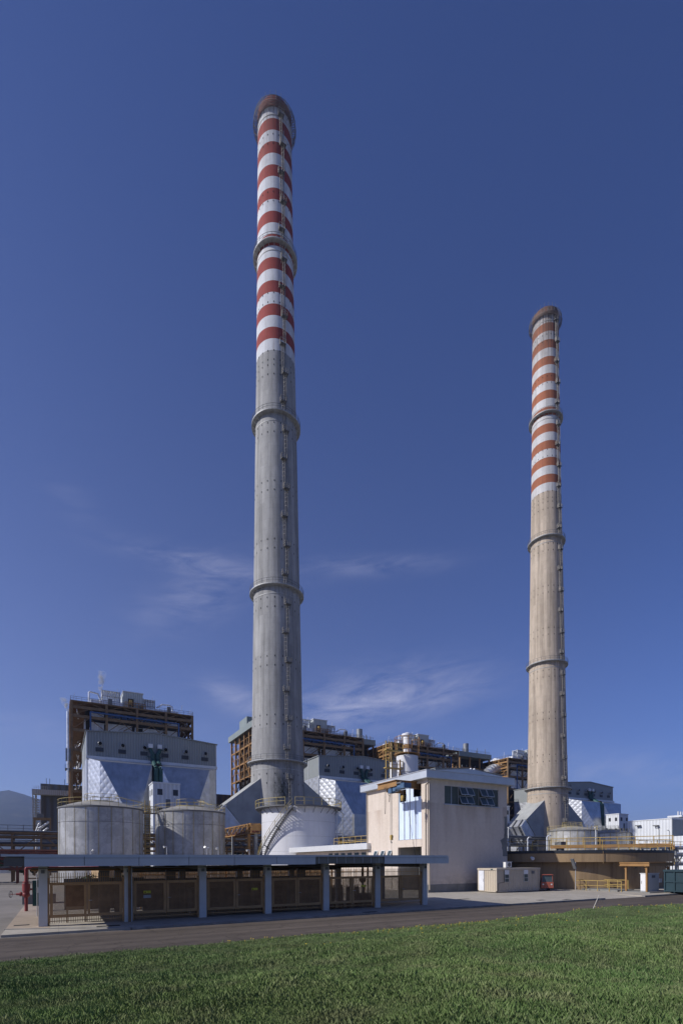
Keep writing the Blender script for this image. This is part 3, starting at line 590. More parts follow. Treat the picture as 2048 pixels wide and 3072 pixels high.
copy_tree(T1, (124.5, 120.6, .1), 'white window tower showing as a sliver beside the right edge of the pink crane house')

# ------------------------------------------------------------------ boiler houses: open brown steel round silver casings
def boiler(X0, label):
    Y0 = 165.0; t = thing('boiler_house', label, 'boiler house', (X0, Y0, .1), 'boiler houses in open brown steelwork'); W = 34.0; D = 32.0; rr = random.Random(5)
    CX = [0, 9.2, 17.6, 26, 34]; CY = [0, 5.3, 10.7, 16, 21.3, 26.7, 32]; LV = [6, 12, 18, 24, 30.0, 36.0, 41.7, 45.7, 48.3]
    X = lambda x: X0 + x
    Yy = lambda y: Y0 + y
    for x in CX:
        b = MB(); b.box(X(x) - .33, X(x) + .33, Yy(0) - .33, Yy(0) + .33, .1, 50); b.build('column', K['brown'], t)
    for y in CY[1:]:
        for x in (0, 34):
            b = MB(); b.box(X(x) - .3, X(x) + .3, Yy(y) - .3, Yy(y) + .3, .1, 50); b.build('column', K['orange'] if x == 0 else K['brown'], t)  # sun-facing columns take ochre: sunlight put into the brown steel's colour
    b = MB()
    for z in LV: b.box(X(.35), X(33.65), Yy(-.12), Yy(.24), z - .5, z + .3)
    for i in range(4):
        xm = (CX[i] + CX[i + 1]) / 2
        for z0, z1 in zip(LV[3:-1], LV[4:]):
            for (p, q) in ((CX[i] + .3, xm), (CX[i + 1] - .3, xm)): b.bar((X(p), Yy(.1), z0 + .3), (X(q), Yy(.1), z1 - .4), .17)
        b.bar((X(CX[i] + .3), Yy(.3), 48.4), (X((CX[i] + CX[i + 1]) / 2), Yy(.3), 49.8), .2); b.bar((X(CX[i + 1] - .3), Yy(.3), 48.4), (X((CX[i] + CX[i + 1]) / 2), Yy(.3), 49.8), .2)
    for x in [1 + .95 * i for i in range(34)]: b.box(X(x) - .05, X(x) + .05, Yy(1.4), Yy(1.5), 48.4, 49.7)
    b.build('front_frame', K['brown'], t)
    b = MB(); b2 = MB()
    for xs_, dst in ((0, b), (34, b2)):
        for k, z in enumerate(LV):
            dst.box(X(xs_) - .15, X(xs_) + .15, Yy(.35), Yy(31.7), z - .45, z + .25)
            if z > 12: dst.rail((X(xs_) - .4 if xs_ == 0 else X(xs_) + .4, Yy(.3), z + .25), (X(xs_) - .4 if xs_ == 0 else X(xs_) + .4, Yy(31.7), z + .25), 1.1, 18, .09)
        for z in [LV[k] + 2.6 for k in range(2, 8)]: dst.bar((X(xs_), Yy(.3), z), (X(xs_), Yy(31.7), z), .22)
        for j in range(6):
            for k in range(2, 8):
                p, q = (CY[j], CY[j + 1]) if (j + k) % 2 else (CY[j + 1], CY[j])
                dst.bar((X(xs_), Yy(p), LV[k]), (X(xs_), Yy(q), LV[k + 1] - .4), .24)
    b.build('side_frame', K['orange'], t); b2.build('side_frame', K['brown'], t)  # same steel both sides; ochre paints in the sunlight on the left one
    b = MB()
    for z in LV[1:-1]: b.box(X(.4), X(3.4), Yy(.4), Yy(31.5), z - .1, z + .05); b.box(X(3.4), X(33.6), Yy(.4), Yy(1.3), z - .1, z + .05); b.box(X(30.6), X(33.6), Yy(2.4), Yy(31.5), z - .1, z + .05)
    b.build('deck', K['brown'], t)
    b = MB(); b.box(X(3.8), X(30.2), Yy(3.2), Yy(31), 3, 49); b.build('casing', K['dark'], t)
    for (x0, x1, z0, z1) in ((4.9, 8.7, 42.2, 45.0), (9.8, 16.4, 42.2, 45.1), (19.6, 25.5, 42.2, 44.9), (26.6, 30.0, 42.1, 45.0), (4.9, 8.7, 46.5, 48.0), (10.2, 13.2, 46.4, 47.4), (26.6, 30.0, 46.3, 47.9), (19.2, 24.8, 46.4, 47.2), (5, 29, 36.6, 41.0), (10.2, 24, 30.6, 35.2)):
        b = MB(); b.box(X(x0), X(x1), Yy(2.75), Yy(3.18), z0, z1); b.build('silver_panel', K['silverp'], t)
    for y in (3, 10, 17, 24):
        b = MB()
        for z0 in (30.6, 37, 42.2): b.box(X(3.4), X(3.78), Yy(y), Yy(y + rr.uniform(3.5, 6)), z0, z0 + rr.uniform(2, 3.4))
        b.build('silver_panel', K['silver'], t)
    b = MB(); b.path([(X(4.9), Yy(-.75), 35), (X(4.9), Yy(-.75), 47.0), (X(29.7), Yy(-.75), 46.6), (X(29.7), Yy(-.75), 35)], .23, 8); b.path([(X(8), Yy(1.0), 47.8), (X(27), Yy(1.0), 47.5)], .17, 8)
    b.build('blue_pipe', K['blue'], t)
    b = MB()
    for i in range(16): x = 9.6 + i * 1.02 + rr.uniform(-.2, .2); b.cbox(X(x), Yy(1.3), 46.2 + rr.uniform(0, .5), rr.uniform(.5, 1.1), .8, rr.uniform(.5, 1.5))
    b.build('fan_drives', K['blue'], t)
    b = MB()
    for i in range(26):
        x = rr.uniform(4, 30); z = rr.choice(LV[4:8]); h = rr.uniform(.6, 3)
        b.tube((X(x), Yy(2.2), z), (X(x), Yy(2.2), z + h), rr.uniform(.08, .2), 6)
        if rr.random() < .5: b.tube((X(x), Yy(2.2), z + h), (X(x + rr.uniform(-3, 3)), Yy(2.2), z + h), .09, 6)
    for i in range(60): y = rr.uniform(1, 30); z = rr.uniform(24, 48); b.tube((X(1.8), Yy(y), z), (X(1.8 + rr.uniform(-.6, .6)), Yy(y + rr.uniform(-1.5, 1.5)), z + rr.uniform(.4, 2.4)), rr.uniform(.08, .25), 6)
    for i in range(40): z = rr.uniform(27, 48); x = rr.uniform(30.8, 33); b.tube((X(x), Yy(rr.uniform(1, 5)), z), (X(x + rr.uniform(-.8, .8)), Yy(rr.uniform(1, 5)), z + rr.uniform(.3, 1.6)), rr.uniform(.08, .22), 6)
    b.build('small_pipework', K['silver'], t)
    for x in (12.5, 22.5):
        b = MB()
        for j in range(7): b.bar((X(x + j * .6), Yy(.9), 41.9 + j * .42), (X(x + j * .6), Yy(2.1), 41.9 + j * .42), .14)
        b.bar((X(x), Yy(.9), 41.9), (X(x + 4), Yy(.9), 44.7), .2); b.bar((X(x), Yy(.9), 42.9), (X(x + 4), Yy(.9), 45.7), .1); b.build('stair', K['brown'], t)
    b = MB(); b.box(X(-.3), X(34.3), Yy(-.3), Yy(32.3), 49.71, 50.0); rf = b.build('roof', K['brown'], t)
    b = MB(); b.rail((X(-.2), Yy(-.2), 50), (X(34.2), Yy(-.2), 50), 1.1, 24, .07); b.rail((X(-.2), Yy(-.2), 50), (X(-.2), Yy(32), 50), 1.1, 20, .07); b.rail((X(34.2), Yy(-.2), 50), (X(34.2), Yy(32), 50), 1.1, 20, .07); b.build('railing', K['railgrey'], rf)
    b = MB(); b.box(X(5), X(13.8), Yy(1.6), Yy(6), 50.02, 51.5); b.build('parapet', K['silverp'], rf); b = MB(); b.box(X(19.6), X(30), Yy(1.6), Yy(5), 50.02, 51.0); b.build('parapet', K['silverp'], rf); b = MB(); b.prism_x([(Yy(6.1), 50.02), (Yy(20), 50.02), (Yy(13), 52.5)], X(5), X(12)); b.build('roof_hood', K['silverp'], rf)
    b = MB(); b.box(X(13.9), X(19.4), Yy(1.2), Yy(9), 50.02, 54.9); ph = b.build('penthouse', K['cladlt'], t)
    b = MB(); b.box(X(13.7), X(19.6), Yy(1.0), Yy(9.2), 54.9, 55.15); b.build('penthouse_roof', K['trim'], ph)
    b = MB(); b.box(X(15.2), X(16.8), Yy(1.1), Yy(1.22), 50.6, 53.0); b.build('door', K['dark'], ph)
    b = MB(); b.box(X(15.5), X(16.3), Yy(.2), Yy(1.0), 51.2, 52.4); b.build('fan_guard', K['yellow'], ph)
    b = MB(); b.rail((X(14.2), Yy(-.1), 50.1), (X(20), Yy(-.1), 50.1), 1.4, 6, .16); b.build('penthouse_railing', K['orange'], ph)
    for (xa, xb, zt) in ((8.3, 12.8, 54.6), (19.8, 22.8, 53.6)):
        b = MB(); nn = int((xb - xa) / .62)
        for i in range(nn + 1):
            x = xa + (xb - xa) * i / nn
            for y in (2.2, 4.5): b.tube((X(x), Yy(y), 50.1), (X(x), Yy(y), zt), .19, 8); b.tube((X(x), Yy(y), zt - 1.2), (X(x), Yy(y), zt - .5), .26, 8)
        b.box(X(xa - .3), X(xb + .3), Yy(1.7), Yy(5), zt - .05, zt + .08); sr = b.build('silencer', K['silver'], t)
        b = MB()
        for x in (xa - .2, xb + .2):
            for y in (1.8, 4.9): b.bar((X(x), Yy(y), 50), (X(x), Yy(y), zt + .3), .16)
        for z in (51.6, 53):
            b.bar((X(xa - .2), Yy(1.8), z), (X(xb + .2), Yy(1.8), z), .12); b.bar((X(xa - .2), Yy(4.9), z), (X(xb + .2), Yy(4.9), z), .12); b.bar((X(xa - .2), Yy(1.8), z), (X(xa - .2), Yy(4.9), z), .12)
        b.build('silencer_frame', K['steelgrey'], sr)
    for P in ([(4.6, 1.4, 50), (4.6, 1.4, 53.2), (4.9, 1.4, 53.5), (7.0, 1.4, 53.2), (7.8, 1.4, 51)], [(23.6, 2, 51.6), (25.2, 2, 52.8), (27.4, 2, 52.9), (28.3, 2, 52.4), (28.3, 2, 50.4)]):
        b = MB(); b.path([(X(x), Yy(y), z) for x, y, z in P], .24, 8); b.build('vent_pipe', K['silver'], t)
    b = MB()
    for x, z in ((10.2, 1.9), (27, 1.9), (19, 1.2)): b.cbox(X(x), Yy(.8), 50.02, 1.1, .9, z)
    b.build('roof_fan', K['boxgrey'], t)
    b = MB()
    for x, h in ((.4, 3), (31, 3.8), (33.6, 2.6), (22, 5.2), (12, 6)): b.bar((X(x), Yy(3), 50), (X(x + .5), Yy(3), 50 + h), .09)
    b.build('antenna', K['trim'], t)
    b = MB(); b.tube((X(-.9), Yy(-.2), 26), (X(-.9), Yy(-.2), 46.5), .34, 10); b.build('drain_pipe', K['silver'], t)
    b = MB(); b.box(X(-1.6), X(-.2), Yy(-.5), Yy(3), 30, 30.3); b.rail((X(-1.6), Yy(-.5), 30.3), (X(-1.6), Yy(3), 30.3), 1.2, 4, .1); b.box(X(-1.5), X(-.2), Yy(-.4), Yy(1.4), 32.5, 36); b.build('side_balcony', K['boxgrey'], t)
    return t
B1 = boiler(3.4, 'left-hand brown steel boiler house towering behind the first precipitator')
B2 = copy_tree(B1, (66.9, 165.0, .1), 'brown steel boiler house immediately right of the grey chimney', skip=('side_balcony', 'drain_pipe'))
B3 = copy_tree(B1, (114.0, 165.0, .1), 'boiler house with side frame tinted sunlit ochre behind the white silo', skip=('side_balcony', 'drain_pipe'))
B4 = copy_tree(B1, (177.6, 165.0, .1), 'boiler house with side frame tinted sunlit ochre just left of the beige chimney', skip=('side_balcony', 'drain_pipe'))
b = MB()
for i in range(8):
    u = i / 7; x = 177.0 - 10 * (1 - u); z = 38.5 + 7.2 * sin(u * pi / 2); b.tube((x, 172, z), (x + 1.5, 172, z + 1.1 * (1 - u)), 2.5, 14)
tag(b.build('gas_duct', K['foil2'], None, (172, 172, .1)), 'curved silver gas duct leaning into the boiler house beside the beige chimney', 'duct')

# ------------------------------------------------------------------ bunker bays with grey-green flat roofs between the boilers
def bunker(X0, X1, label, zt=50.3, stack=None, Yf=165.6):
    Y1 = 199.0; t = thing('bunker_bay', label, 'steel building', (X0, Yf, .1), 'bunker bays under grey roofs')
    b = MB(); nx = max(1, round((X1 - X0) / 6))
    xs_ = [X0 + (X1 - X0) * i / nx for i in range(nx + 1)]; ys_ = [Yf + (Y1 - Yf) * j / 5 for j in range(6)]; LV = [6 + 5.7 * k for k in range(8)]
    for x in (xs_[0], xs_[-1]):
        for y in ys_:
            b = MB(); b.box(x - .32, x + .32, y - .32, y + .32, .1, zt - 2.2); b.build('column', K['orange'], t)
    for x in xs_[1:-1]:
        b = MB(); b.box(x - .3, x + .3, Yf - .3, Yf + .3, .1, zt - 2.2); b.build('column', K['orange'], t)
    b = MB()
    for z in LV:
        b.box(X0 - .15, X0 + .15, Yf, Y1, z - .35, z + .25); b.box(X0, X1, Yf - .15, Yf + .15, z - .35, z + .25)
        b.bar((X0, Yf, z + 2.9), (X0, Y1, z + 2.9), .16)
    for j in range(5):
        for k in range(len(LV) - 1):
            if (j + k) % 2 == 0: b.bar((X0, ys_[j], LV[k]), (X0, ys_[j + 1], LV[k + 1]), .22)
            else: b.bar((X0, ys_[j + 1], LV[k]), (X0, ys_[j], LV[k + 1]), .22)
    b.build('frame', K['orange'], t)
    b = MB(); rr = random.Random(int(X0))
    for z in LV: b.box(X0 + .3, X0 + 2.2, Yf + .4, Y1 - .4, z - .05, z + .1); b.rail((X0 + .1, Yf + .3, z + .2), (X0 + .1, Y1, z + .2), 1.1, 20, .08)
    for i in range(50): y = rr.uniform(Yf + 1, Y1 - 1); z = rr.choice(LV); b.tube((X0 + 1.2, y, z), (X0 + 1.2, y, z + rr.uniform(1, 5)), rr.uniform(.1, .3), 6)
    b.build('deck', K['brown'], t)
    b = MB(); b.box(X0 + 3.4, X1 - .4, Yf + 4, Y1 - .5, .1, zt - 2.3); b.build('bunker', K['dark'], t)
    b = MB(); b.box(X0 + 1, X1 - .5, Yf + 3.3, Yf + 3.9, 38.5, 43.5); b.build('side_sheeting', K['brown'], t)
    b = MB()
    for i in range(7): x = X0 + 1 + (X1 - X0 - 2) * i / 6; b.tube((x, Yf + 2.6, 38), (x, Yf + 2.6, 47.8), .22, 7)
    b.build('bunker_pipe', K['pipeg'], t)
    b = MB(); b.box(X0 - 1.2, X1 + (.6 if X1 - X0 > 12 else -.6), Yf - .9, Y1 + .8, zt - 2.2, zt); rf = b.build('roof', K['roofgr'], t)
    b = MB(); b.rail((X0 - 1.1, Yf - .8, zt), (X1 - .4, Yf - .8, zt), 1.0, 10, .07)
    for i in range(7): x = rr.uniform(X0, X1); b.tube((x, Yf + 2, zt), (x, Yf + 2, zt + rr.uniform(1.2, 3.2)), .11, 6)
    b.build('roof_railing', K['railgrey'], rf)
    if stack:
        b = MB(); sx, sy, r, h = stack; b.lathe(sx, sy, [(r * .8, zt), (r * .85, zt + 1), (r, zt + 2), (r, zt + h), (r - .15, zt + h)], 20); b.disc(sx, sy, zt + h - .1, r - .1, 20); b.build('roof_stack', K['pipeg'], rf)
    return t
BK1 = bunker(60.6, 72, 'open ochre steel bay under a slanting-looking grey roof edge left of the grey chimney', 53.0, None, 172)
b = MB(); b.box(62.5, 66.5, 186, 195, 53.0, 58.5); b.build('roof_cabin', K['roofgr'], BK1)
b = MB(); b.tube((64, 182, 53), (64, 182, 59.5), .3, 8); b.tube((62, 181, 53), (62, 181, 55), .7, 10); b.build('vent_pipe', K['pipeg'], BK1)
bunker(99, 113.2, 'grey-roofed bunker bay with a tan stack left of the boiler with the sunlit-tinted side frame', 53.0, (111.5, 185, 1.3, 6.2), 177)
bunker(159, 177.0, 'wide grey-roofed bunker bay with a silver stack above the pink crane house roof', 53.0, (170, 184, 1.3, 6.2), 176)

# ------------------------------------------------------------------ turbine hall far behind
t = thing('turbine_hall', 'long slate-grey turbine hall at far left with a louvred balcony', 'building', (-5.2, 200, .1))
b = MB(); b.box(-5.2, 260, 200, 232, .1, 30.2); b.build('wall', K['claddk'], t)
b = MB(); b.box(-7.6, 40, 197.2, 199.98, 26.2, 27.9); b.rail((-7, 197.4, 27.9), (-3, 197.4, 27.9), 1.0, 6, .06); b.build('ledge', K['cladlt'], t)
b = MB(); b.box(-5.35, -5.05, 199.85, 200, .1, 25); b.build('corner_trim', K['trim'], t)
b = MB()
for i in range(13): z = 14 + i * .85; b.box(-7.5, -5.5, 198.0, 198.4, z, z + .42)
b.box(-7.5, -5.3, 198.5, 203, 13.2, 13.9); b.box(-6.8, -6.2, 198.5, 199, 14, 26); b.bar((-7.4, 198.2, 13.5), (-7.4, 198.2, 26.2), .3); b.bar((-7.4, 203, 13.5), (-7.4, 203, 26.2), .3); b.build('louvred_balcony', K['cladlt'], t)
b = MB()
for x in (-3.5, -2.5, 2): b.bar((x, 201, 30.2), (x, 201, 32.2), .14)
b.build('roof_mast', K['railgrey'], t)

# ------------------------------------------------------------------ tanks
def grey_tank(cx, cy, r, h, label, mt, turn, wind=None):
    t = thing('storage_tank', label, 'storage tank', (cx, cy, .12), 'grey domed storage tanks')
    b = MB(); b.lathe(cx, cy, [(r, .12), (r, h)], 72); sh = b.build('shell', mt, t)
    b = MB(); b.lathe(cx, cy, [(r, h - .22), (r + .14, h - .2), (r + .14, h), (r - .1, h + .02)], 72, smooth=False); b.lathe(cx, cy, [(r + .02, h - 2.35), (r + .05, h - 2.33), (r + .02, h - 2.3)], 72); b.build('rim_band', K['railgrey'], sh)
    b = MB(); b.lathe(cx, cy, [(r, h), (r * .82, h + .42), (r * .6, h + .82), (r * .35, h + 1.1), (0.01, h + 1.25)], 64); b.build('roof', K['tankroof'], t)
    b = MB(); b.rrail(cx, cy, r + .05, h, 1.15, 30, .05); b.build('railing', K['yellowl'], t)
    b = MB(); b.rrail(cx, cy, 2.4, h + 1.05, 1.15, 12, .05); b.lathe(cx, cy, [(2.5, h + .9), (2.5, h + 1.12), (0.01, h + 1.3)], 24)
    b.build('roof_platform', K['yellowl'], t)
    b = MB(); a = turn
    for i in range(9):
        u = i / 9; v = (i + 1) / 9; r0 = 2.4 + (r - 2.4) * u; r1 = 2.4 + (r - 2.4) * v
        for s in (-.35, .35): b.bar((cx + r0 * cos(a) - s * sin(a), cy + r0 * sin(a) + s * cos(a), h + 2.0 - 1.0 * u), (cx + r1 * cos(a) - s * sin(a), cy + r1 * sin(a) + s * cos(a), h + 2.0 - 1.0 * v), .05)
    b.build('roof_walkway_rail', K['yellowl'], t)
    b = MB()
    for i in range(22):
        a = 2 * pi * i / 22; b.bar((cx + (r + .06) * cos(a), cy + (r + .06) * sin(a), .2), (cx + (r + .06) * cos(a), cy + (r + .06) * sin(a), h - .2), .035)
    b.build('seam_rib', K['yellowl'], t)
    return t
p1 = at_d(306, 2500, 80); grey_tank(p1[0], p1[1], 6.02, 11.75, 'large grey tank with patchy aluminium bands, leftmost in the plant', K['tank1'], -.4)
p2 = at_d(572, 2500, 90); grey_tank(p2[0], p2[1], 5.86, 12.05, 'grey aluminium tank beside the white stair tank and white window tower', K['tank1'], -1.2)
p3 = at_d(1715, 2520, 134); T3 = grey_tank(p3[0], p3[1], 6.0, 11.1, 'weathered tank standing in front of the beige chimney base', K['tank3'], 0.2)
p4 = at_d(1831, 2520, 156); grey_tank(p4[0], p4[1], 5.5, 11.6, 'weathered tank farther back under the right-hand window tower', K['tank3'], 2.6)
# catwalk with ladder tower between the left pair
q0 = Vector((p1[0], p1[1], 0)); q1 = Vector((p2[0], p2[1], 0)); dv = (q1 - q0).normalized(); qa = q0 + dv * 6.1; qb = q1 - dv * 5.95
t = thing('catwalk', 'yellow ladder tower and catwalk joining the two left tanks', 'catwalk', (qa.x, qa.y, .12))
b = MB(); b.bar(qa + Vector((0, 0, 11.55)), qb + Vector((0, 0, 11.55)), .9, .12); b.build('deck', K['railgrey'], t)
b = MB(); sd_ = Vector((-dv.y, dv.x, 0)) * .45
for s in (-1, 1): b.rail(qa + sd_ * s + Vector((0, 0, 11.6)), qb + sd_ * s + Vector((0, 0, 11.6)), 1.1, 6, .06)
b.build('railing', K['yellowl'], t)
b = MB(); c = qa + dv * .8 - sd_ * 1.6
for dx in (-.4, .4): b.bar(c + dv * dx + Vector((0, 0, .12)), c + dv * dx + Vector((0, 0, 13.6)), .13)
for k in range(38): b.bar(c - dv * .4 + Vector((0, 0, .5 + .33 * k)), c + dv * .4 + Vector((0, 0, .5 + .33 * k)), .07)
for k in range(9):
    z = 2.5 + k * 1.15; P = [c + dv * (.55 * cos(u)) - sd_ * (1.6 * sin(u)) + Vector((0, 0, z)) for u in (0, .8, 1.57, 2.3, pi)]
    for p, q in zip(P[:-1], P[1:]): b.bar(p, q, .06)
b.build('ladder', K['yellow'], t)

cx, cy, _ = at_d(896, 2480, 90); r = 6.46; h = 12.6
t = thing('white_tank', 'white cylindrical tank with a spiral stair on its sunlit side', 'storage tank', (cx, cy, .12))
b = MB(); b.lathe(cx, cy, [(r, .12), (r, h)], 80); b.build('shell', K['tankw'], t)
b = MB(); b.lathe(cx, cy, [(r, h), (r * .5, h + .35), (0.01, h + .5)], 48); b.build('roof', K['tankw'], t)
b = MB(); gap = (-pi / 2 - .72, -pi / 2 - .50)
A0, A1 = gap[1], gap[0] + 2 * pi
b.lathe(cx, cy, [(r + .02, h - .12), (r + 1.1, h - .12), (r + 1.1, h + .08), (r + .02, h + .08)], 70, A0, A1, False)
for i in range(28):
    a = A0 + (A1 - A0) * i / 27
    b.bar((cx + r * cos(a), cy + r * sin(a), h - 1.1), (cx + (r + 1.0) * cos(a), cy + (r + 1.0) * sin(a), h - .12), .07)
g = b.build('rim_walkway', K['railgrey'], t)
b = MB(); b.rrail(cx, cy, r + 1.05, h + .08, 1.2, 30, .07, A0, A1); b.build('railing', K['yellowl'], g)
# stair winds up from the left side to the gap in the walkway
a_hi = -pi / 2 - .56; a_lo = -pi / 2 - 2.02; ns = 40; b = MB(); br = MB()
for i in range(ns):
    u = i / (ns - 1); a = a_lo + (a_hi - a_lo) * u; z = .5 + (h - .6) * u
    p = Vector((cx + (r + .12) * cos(a), cy + (r + .12) * sin(a), z)); q = Vector((cx + (r + 1.0) * cos(a), cy + (r + 1.0) * sin(a), z)); b.bar(p, q, .24, .05)
    if i:
        u0 = (i - 1) / (ns - 1); a0 = a_lo + (a_hi - a_lo) * u0; z0 = .5 + (h - .6) * u0
        for ro in (.10, 1.02): b.bar((cx + (r + ro) * cos(a0), cy + (r + ro) * sin(a0), z0 - .1), (cx + (r + ro) * cos(a), cy + (r + ro) * sin(a), z - .1), .07, .28)
        for dz in (.55, 1.1): br.bar((cx + (r + 1.02) * cos(a0), cy + (r + 1.02) * sin(a0), z0 + dz), (cx + (r + 1.02) * cos(a), cy + (r + 1.02) * sin(a), z + dz), .05)
    if i % 4 == 0: br.bar(q, q + Vector((0, 0, 1.1)), .05)
    if i % 10 == 9: b.bar((cx + r * cos(a), cy + r * sin(a), z - .8), q + Vector((0, 0, -.1)), .14)
st = b.build('spiral_stair', K['railgrey'], t); br.build('stair_railing', K['yellowl'], st)
b = MB()
for a in (-pi / 2 + .95, -pi / 2 + 1.12): b.tube((cx + (r + .3) * cos(a), cy + (r + .3) * sin(a), .2), (cx + (r + .3) * cos(a), cy + (r + .3) * sin(a), h), .11, 8)
b.build('riser_pipe', K['tankw'], t)
for z in (2.6, 5.1, 7.6, 10.1): b = MB(); b.lathe(cx, cy, [(r, z - .02), (r + .012, z), (r, z + .02)], 80); b.build('weld_seam', K['steelgrey'], t)

# terracotta bund and the rack steelwork seen under and over the canopy
b = MB(); b.box(4, 31.5, 62, 62.4, .12, 2.55); b.box(4, 4.4, 62.4, 100, .12, 2.55); b.box(3.9, 31.6, 61.9, 62.5, 2.55, 2.66); tag(b.build('bund_wall', K['terra'], None, (4, 62, .12)), 'low terracotta containment wall seen under the canopy roof', 'wall')

def rack(name, label, x0, x1, y0, y1, zs, steel, bay=4.4, pipes=(), seed=1, cat='pipe rack', legs=True, brace=True, axis='x', group='pipe racks'):
    t = thing(name, label, cat, ((x0 + x1) / 2, (y0 + y1) / 2, .12), group); rr = random.Random(seed)
    L = (x1 - x0) if axis == 'x' else (y1 - y0); n = max(1, round(L / bay)); b = MB()
    def P(u, v, z): return (x0 + u, y0 + v, z) if axis == 'x' else (x0 + v, y0 + u, z)
    Wd = (y1 - y0) if axis == 'x' else (x1 - x0)
    for i in range(n + 1):
        for v in (0, Wd): b.bar(P(L * i / n, v, .12 if legs else zs[0]), P(L * i / n, v, zs[-1]), .3)
        for z in zs: b.bar(P(L * i / n, 0, z), P(L * i / n, Wd, z), .2, .26)
    for z in zs:
        for v in (0, Wd): b.bar(P(0, v, z), P(L, v, z), .2, .3)
    if brace:
        for i in range(n):
            p, q = (L * i / n, L * (i + 1) / n) if i % 2 else (L * (i + 1) / n, L * i / n); b.bar(P(p, 0, zs[0]), P(q, 0, zs[-1]), .16)
    b.build('frame', steel, t)
    for (z, v, r_, mt) in pipes:
        b = MB(); b.tube(P(-.5, v * Wd, z + .17 + r_), P(L + .5, v * Wd, z + .17 + r_), r_, 10); b.build('pipe', mt, t)
    return t
PB, PG, PS, PR = K['pipeb'], K['pipeg'], K['silver'], K['redd']
R1 = rack('pipe_rack', 'long rust-brown pipe rack passing behind the leftmost tank', -46, 58, 104.5, 109, (4.5, 5.6, 6.5, 7.9, 8.6), K['brown'], 4.4, [(4.5, .1, .14, PB), (4.5, .85, .14, PG), (6.5, .06, .24, PB), (6.5, .3, .18, PG), (6.5, .7, .2, PB), (7.1, .2, .07, PG), (7.9, .5, .12, PB), (8.6, .1, .12, PB), (8.6, .3, .17, PB), (8.6, .6, .14, PG), (8.6, .9, .17, PB)], 3)
b = MB(); b.rail((-46, 104.2, 8.75), (58, 104.2, 8.75), 1.15, 46, .07); b.build('railing', K['railgrey'], R1)
R2 = rack('pipe_rack', 'low rack of dark red pipes at the far left edge', -46, 0, 96, 98, (2.4, 4.0, 5.0), K['redd'], 6, [(4.0, .2, .12, PR), (4.0, .8, .14, PB), (5.0, .3, .16, PR), (2.4, .5, .12, PB)], 4)
R3 = rack('pipe_rack', 'pipe rack full of small lines between the grey tank and white tank', 27, 66, 112.5, 117, (2.5, 4.4, 6.2, 8.0), K['boxgrey'], 5, [(z, v, r_, m_) for z in (2.5, 4.4, 6.2, 8.0) for v, r_, m_ in ((.05, .2, PG), (.3, .28, PS), (.7, .2, PG))], 5)
R3b = rack('pipe_rack', 'pipe rack showing between the white tank and the pink crane house', 47.5, 100, 100, 104, (2.2, 4.4, 6.4, 8.6), K['boxgrey'], 6, [(z, v, r_, m_) for z in (2.2, 4.4, 6.4, 8.6) for v, r_, m_ in ((.05, .22, PG), (.35, .3, PG), (.75, .2, PS))], 15)
R4 = rack('pipe_rack', 'dark pipe rack in front of the beige chimney foot behind the round basin', 88, 141, 96, 101, (3.0, 5.2, 7.4, 9.4), K['boxgrey'], 5.5, [(z, v, r_, m_) for z in (3.0, 5.2, 7.4, 9.4) for v, r_, m_ in ((.08, .26, PB), (.4, .3, PG), (.8, .25, PB))], 6)
R5 = rack('pipe_rack', 'tall pale lattice pipe rack at the right edge behind the round basin', 92, 150, 55, 59, (2.4, 4.2, 5.6), K['pipeg'], 4.0, [(2.4, .3, .2, PS), (4.2, .2, .26, PS), (4.2, .7, .2, PG), (5.6, .4, .24, PS)], 8)
b = MB(); b.rail((92, 54.8, 2.5), (150, 54.8, 2.5), 1.1, 30, .08); b.rail((92, 54.8, 5.8), (150, 54.8, 5.8), 1.1, 30, .08); b.build('railing', K['yellow'], R5)
# ochre truss bridge beside the white tank
t = thing('truss_bridge', 'ochre truss bridge on an orange post left of the white tank', 'bridge', (29.6, 88, .12))
b = MB(); n = 6
for x in (29.6, 31.2):
    for z in (8.45, 10.1): b.bar((x, 86.0, z), (x, 104.2, z), .22)
    for i in range(n + 1): y = 86.0 + 18.2 * i / n; b.bar((x, y, 8.45), (x, y, 10.1), .15)
    for i in range(n): y = 86.0 + 18.2 * i / n; b.bar((x, y, 10.1), (x, y + 18.2 / n, 8.45), .13)
for i in range(n + 1): y = 86.0 + 18.2 * i / n; b.bar((29.6, y, 8.45), (31.2, y, 8.45), .14); b.bar((29.6, y, 10.1), (31.2, y, 10.1), .12)
b.build('truss', K['orange'], t)
b = MB(); b.box(29.4, 29.9, 87.2, 87.7, .12, 10.2); b.build('post', K['orange'], t)
b = MB(); b.box(30.5, 31.0, 86.6, 87.1, .12, 9.6); b.build('post', K['steelgrey'], t)
b = MB(); b.box(29.5, 29.8, 97, 97.3, .12, 8.4); b.build('post', K['steelgrey'], t)
b = MB()
for v in (.4, .9, 1.3): b.tube((29.6 + v, 86, 8.75), (29.6 + v, 104, 8.75), .16, 8)
b.build('pipe', K['redd'], t)
b = MB(); b.box(29.8, 36, 86.0, 86.2, 8.9, 10.0); b.build('cross_arm', K['orange'], t)
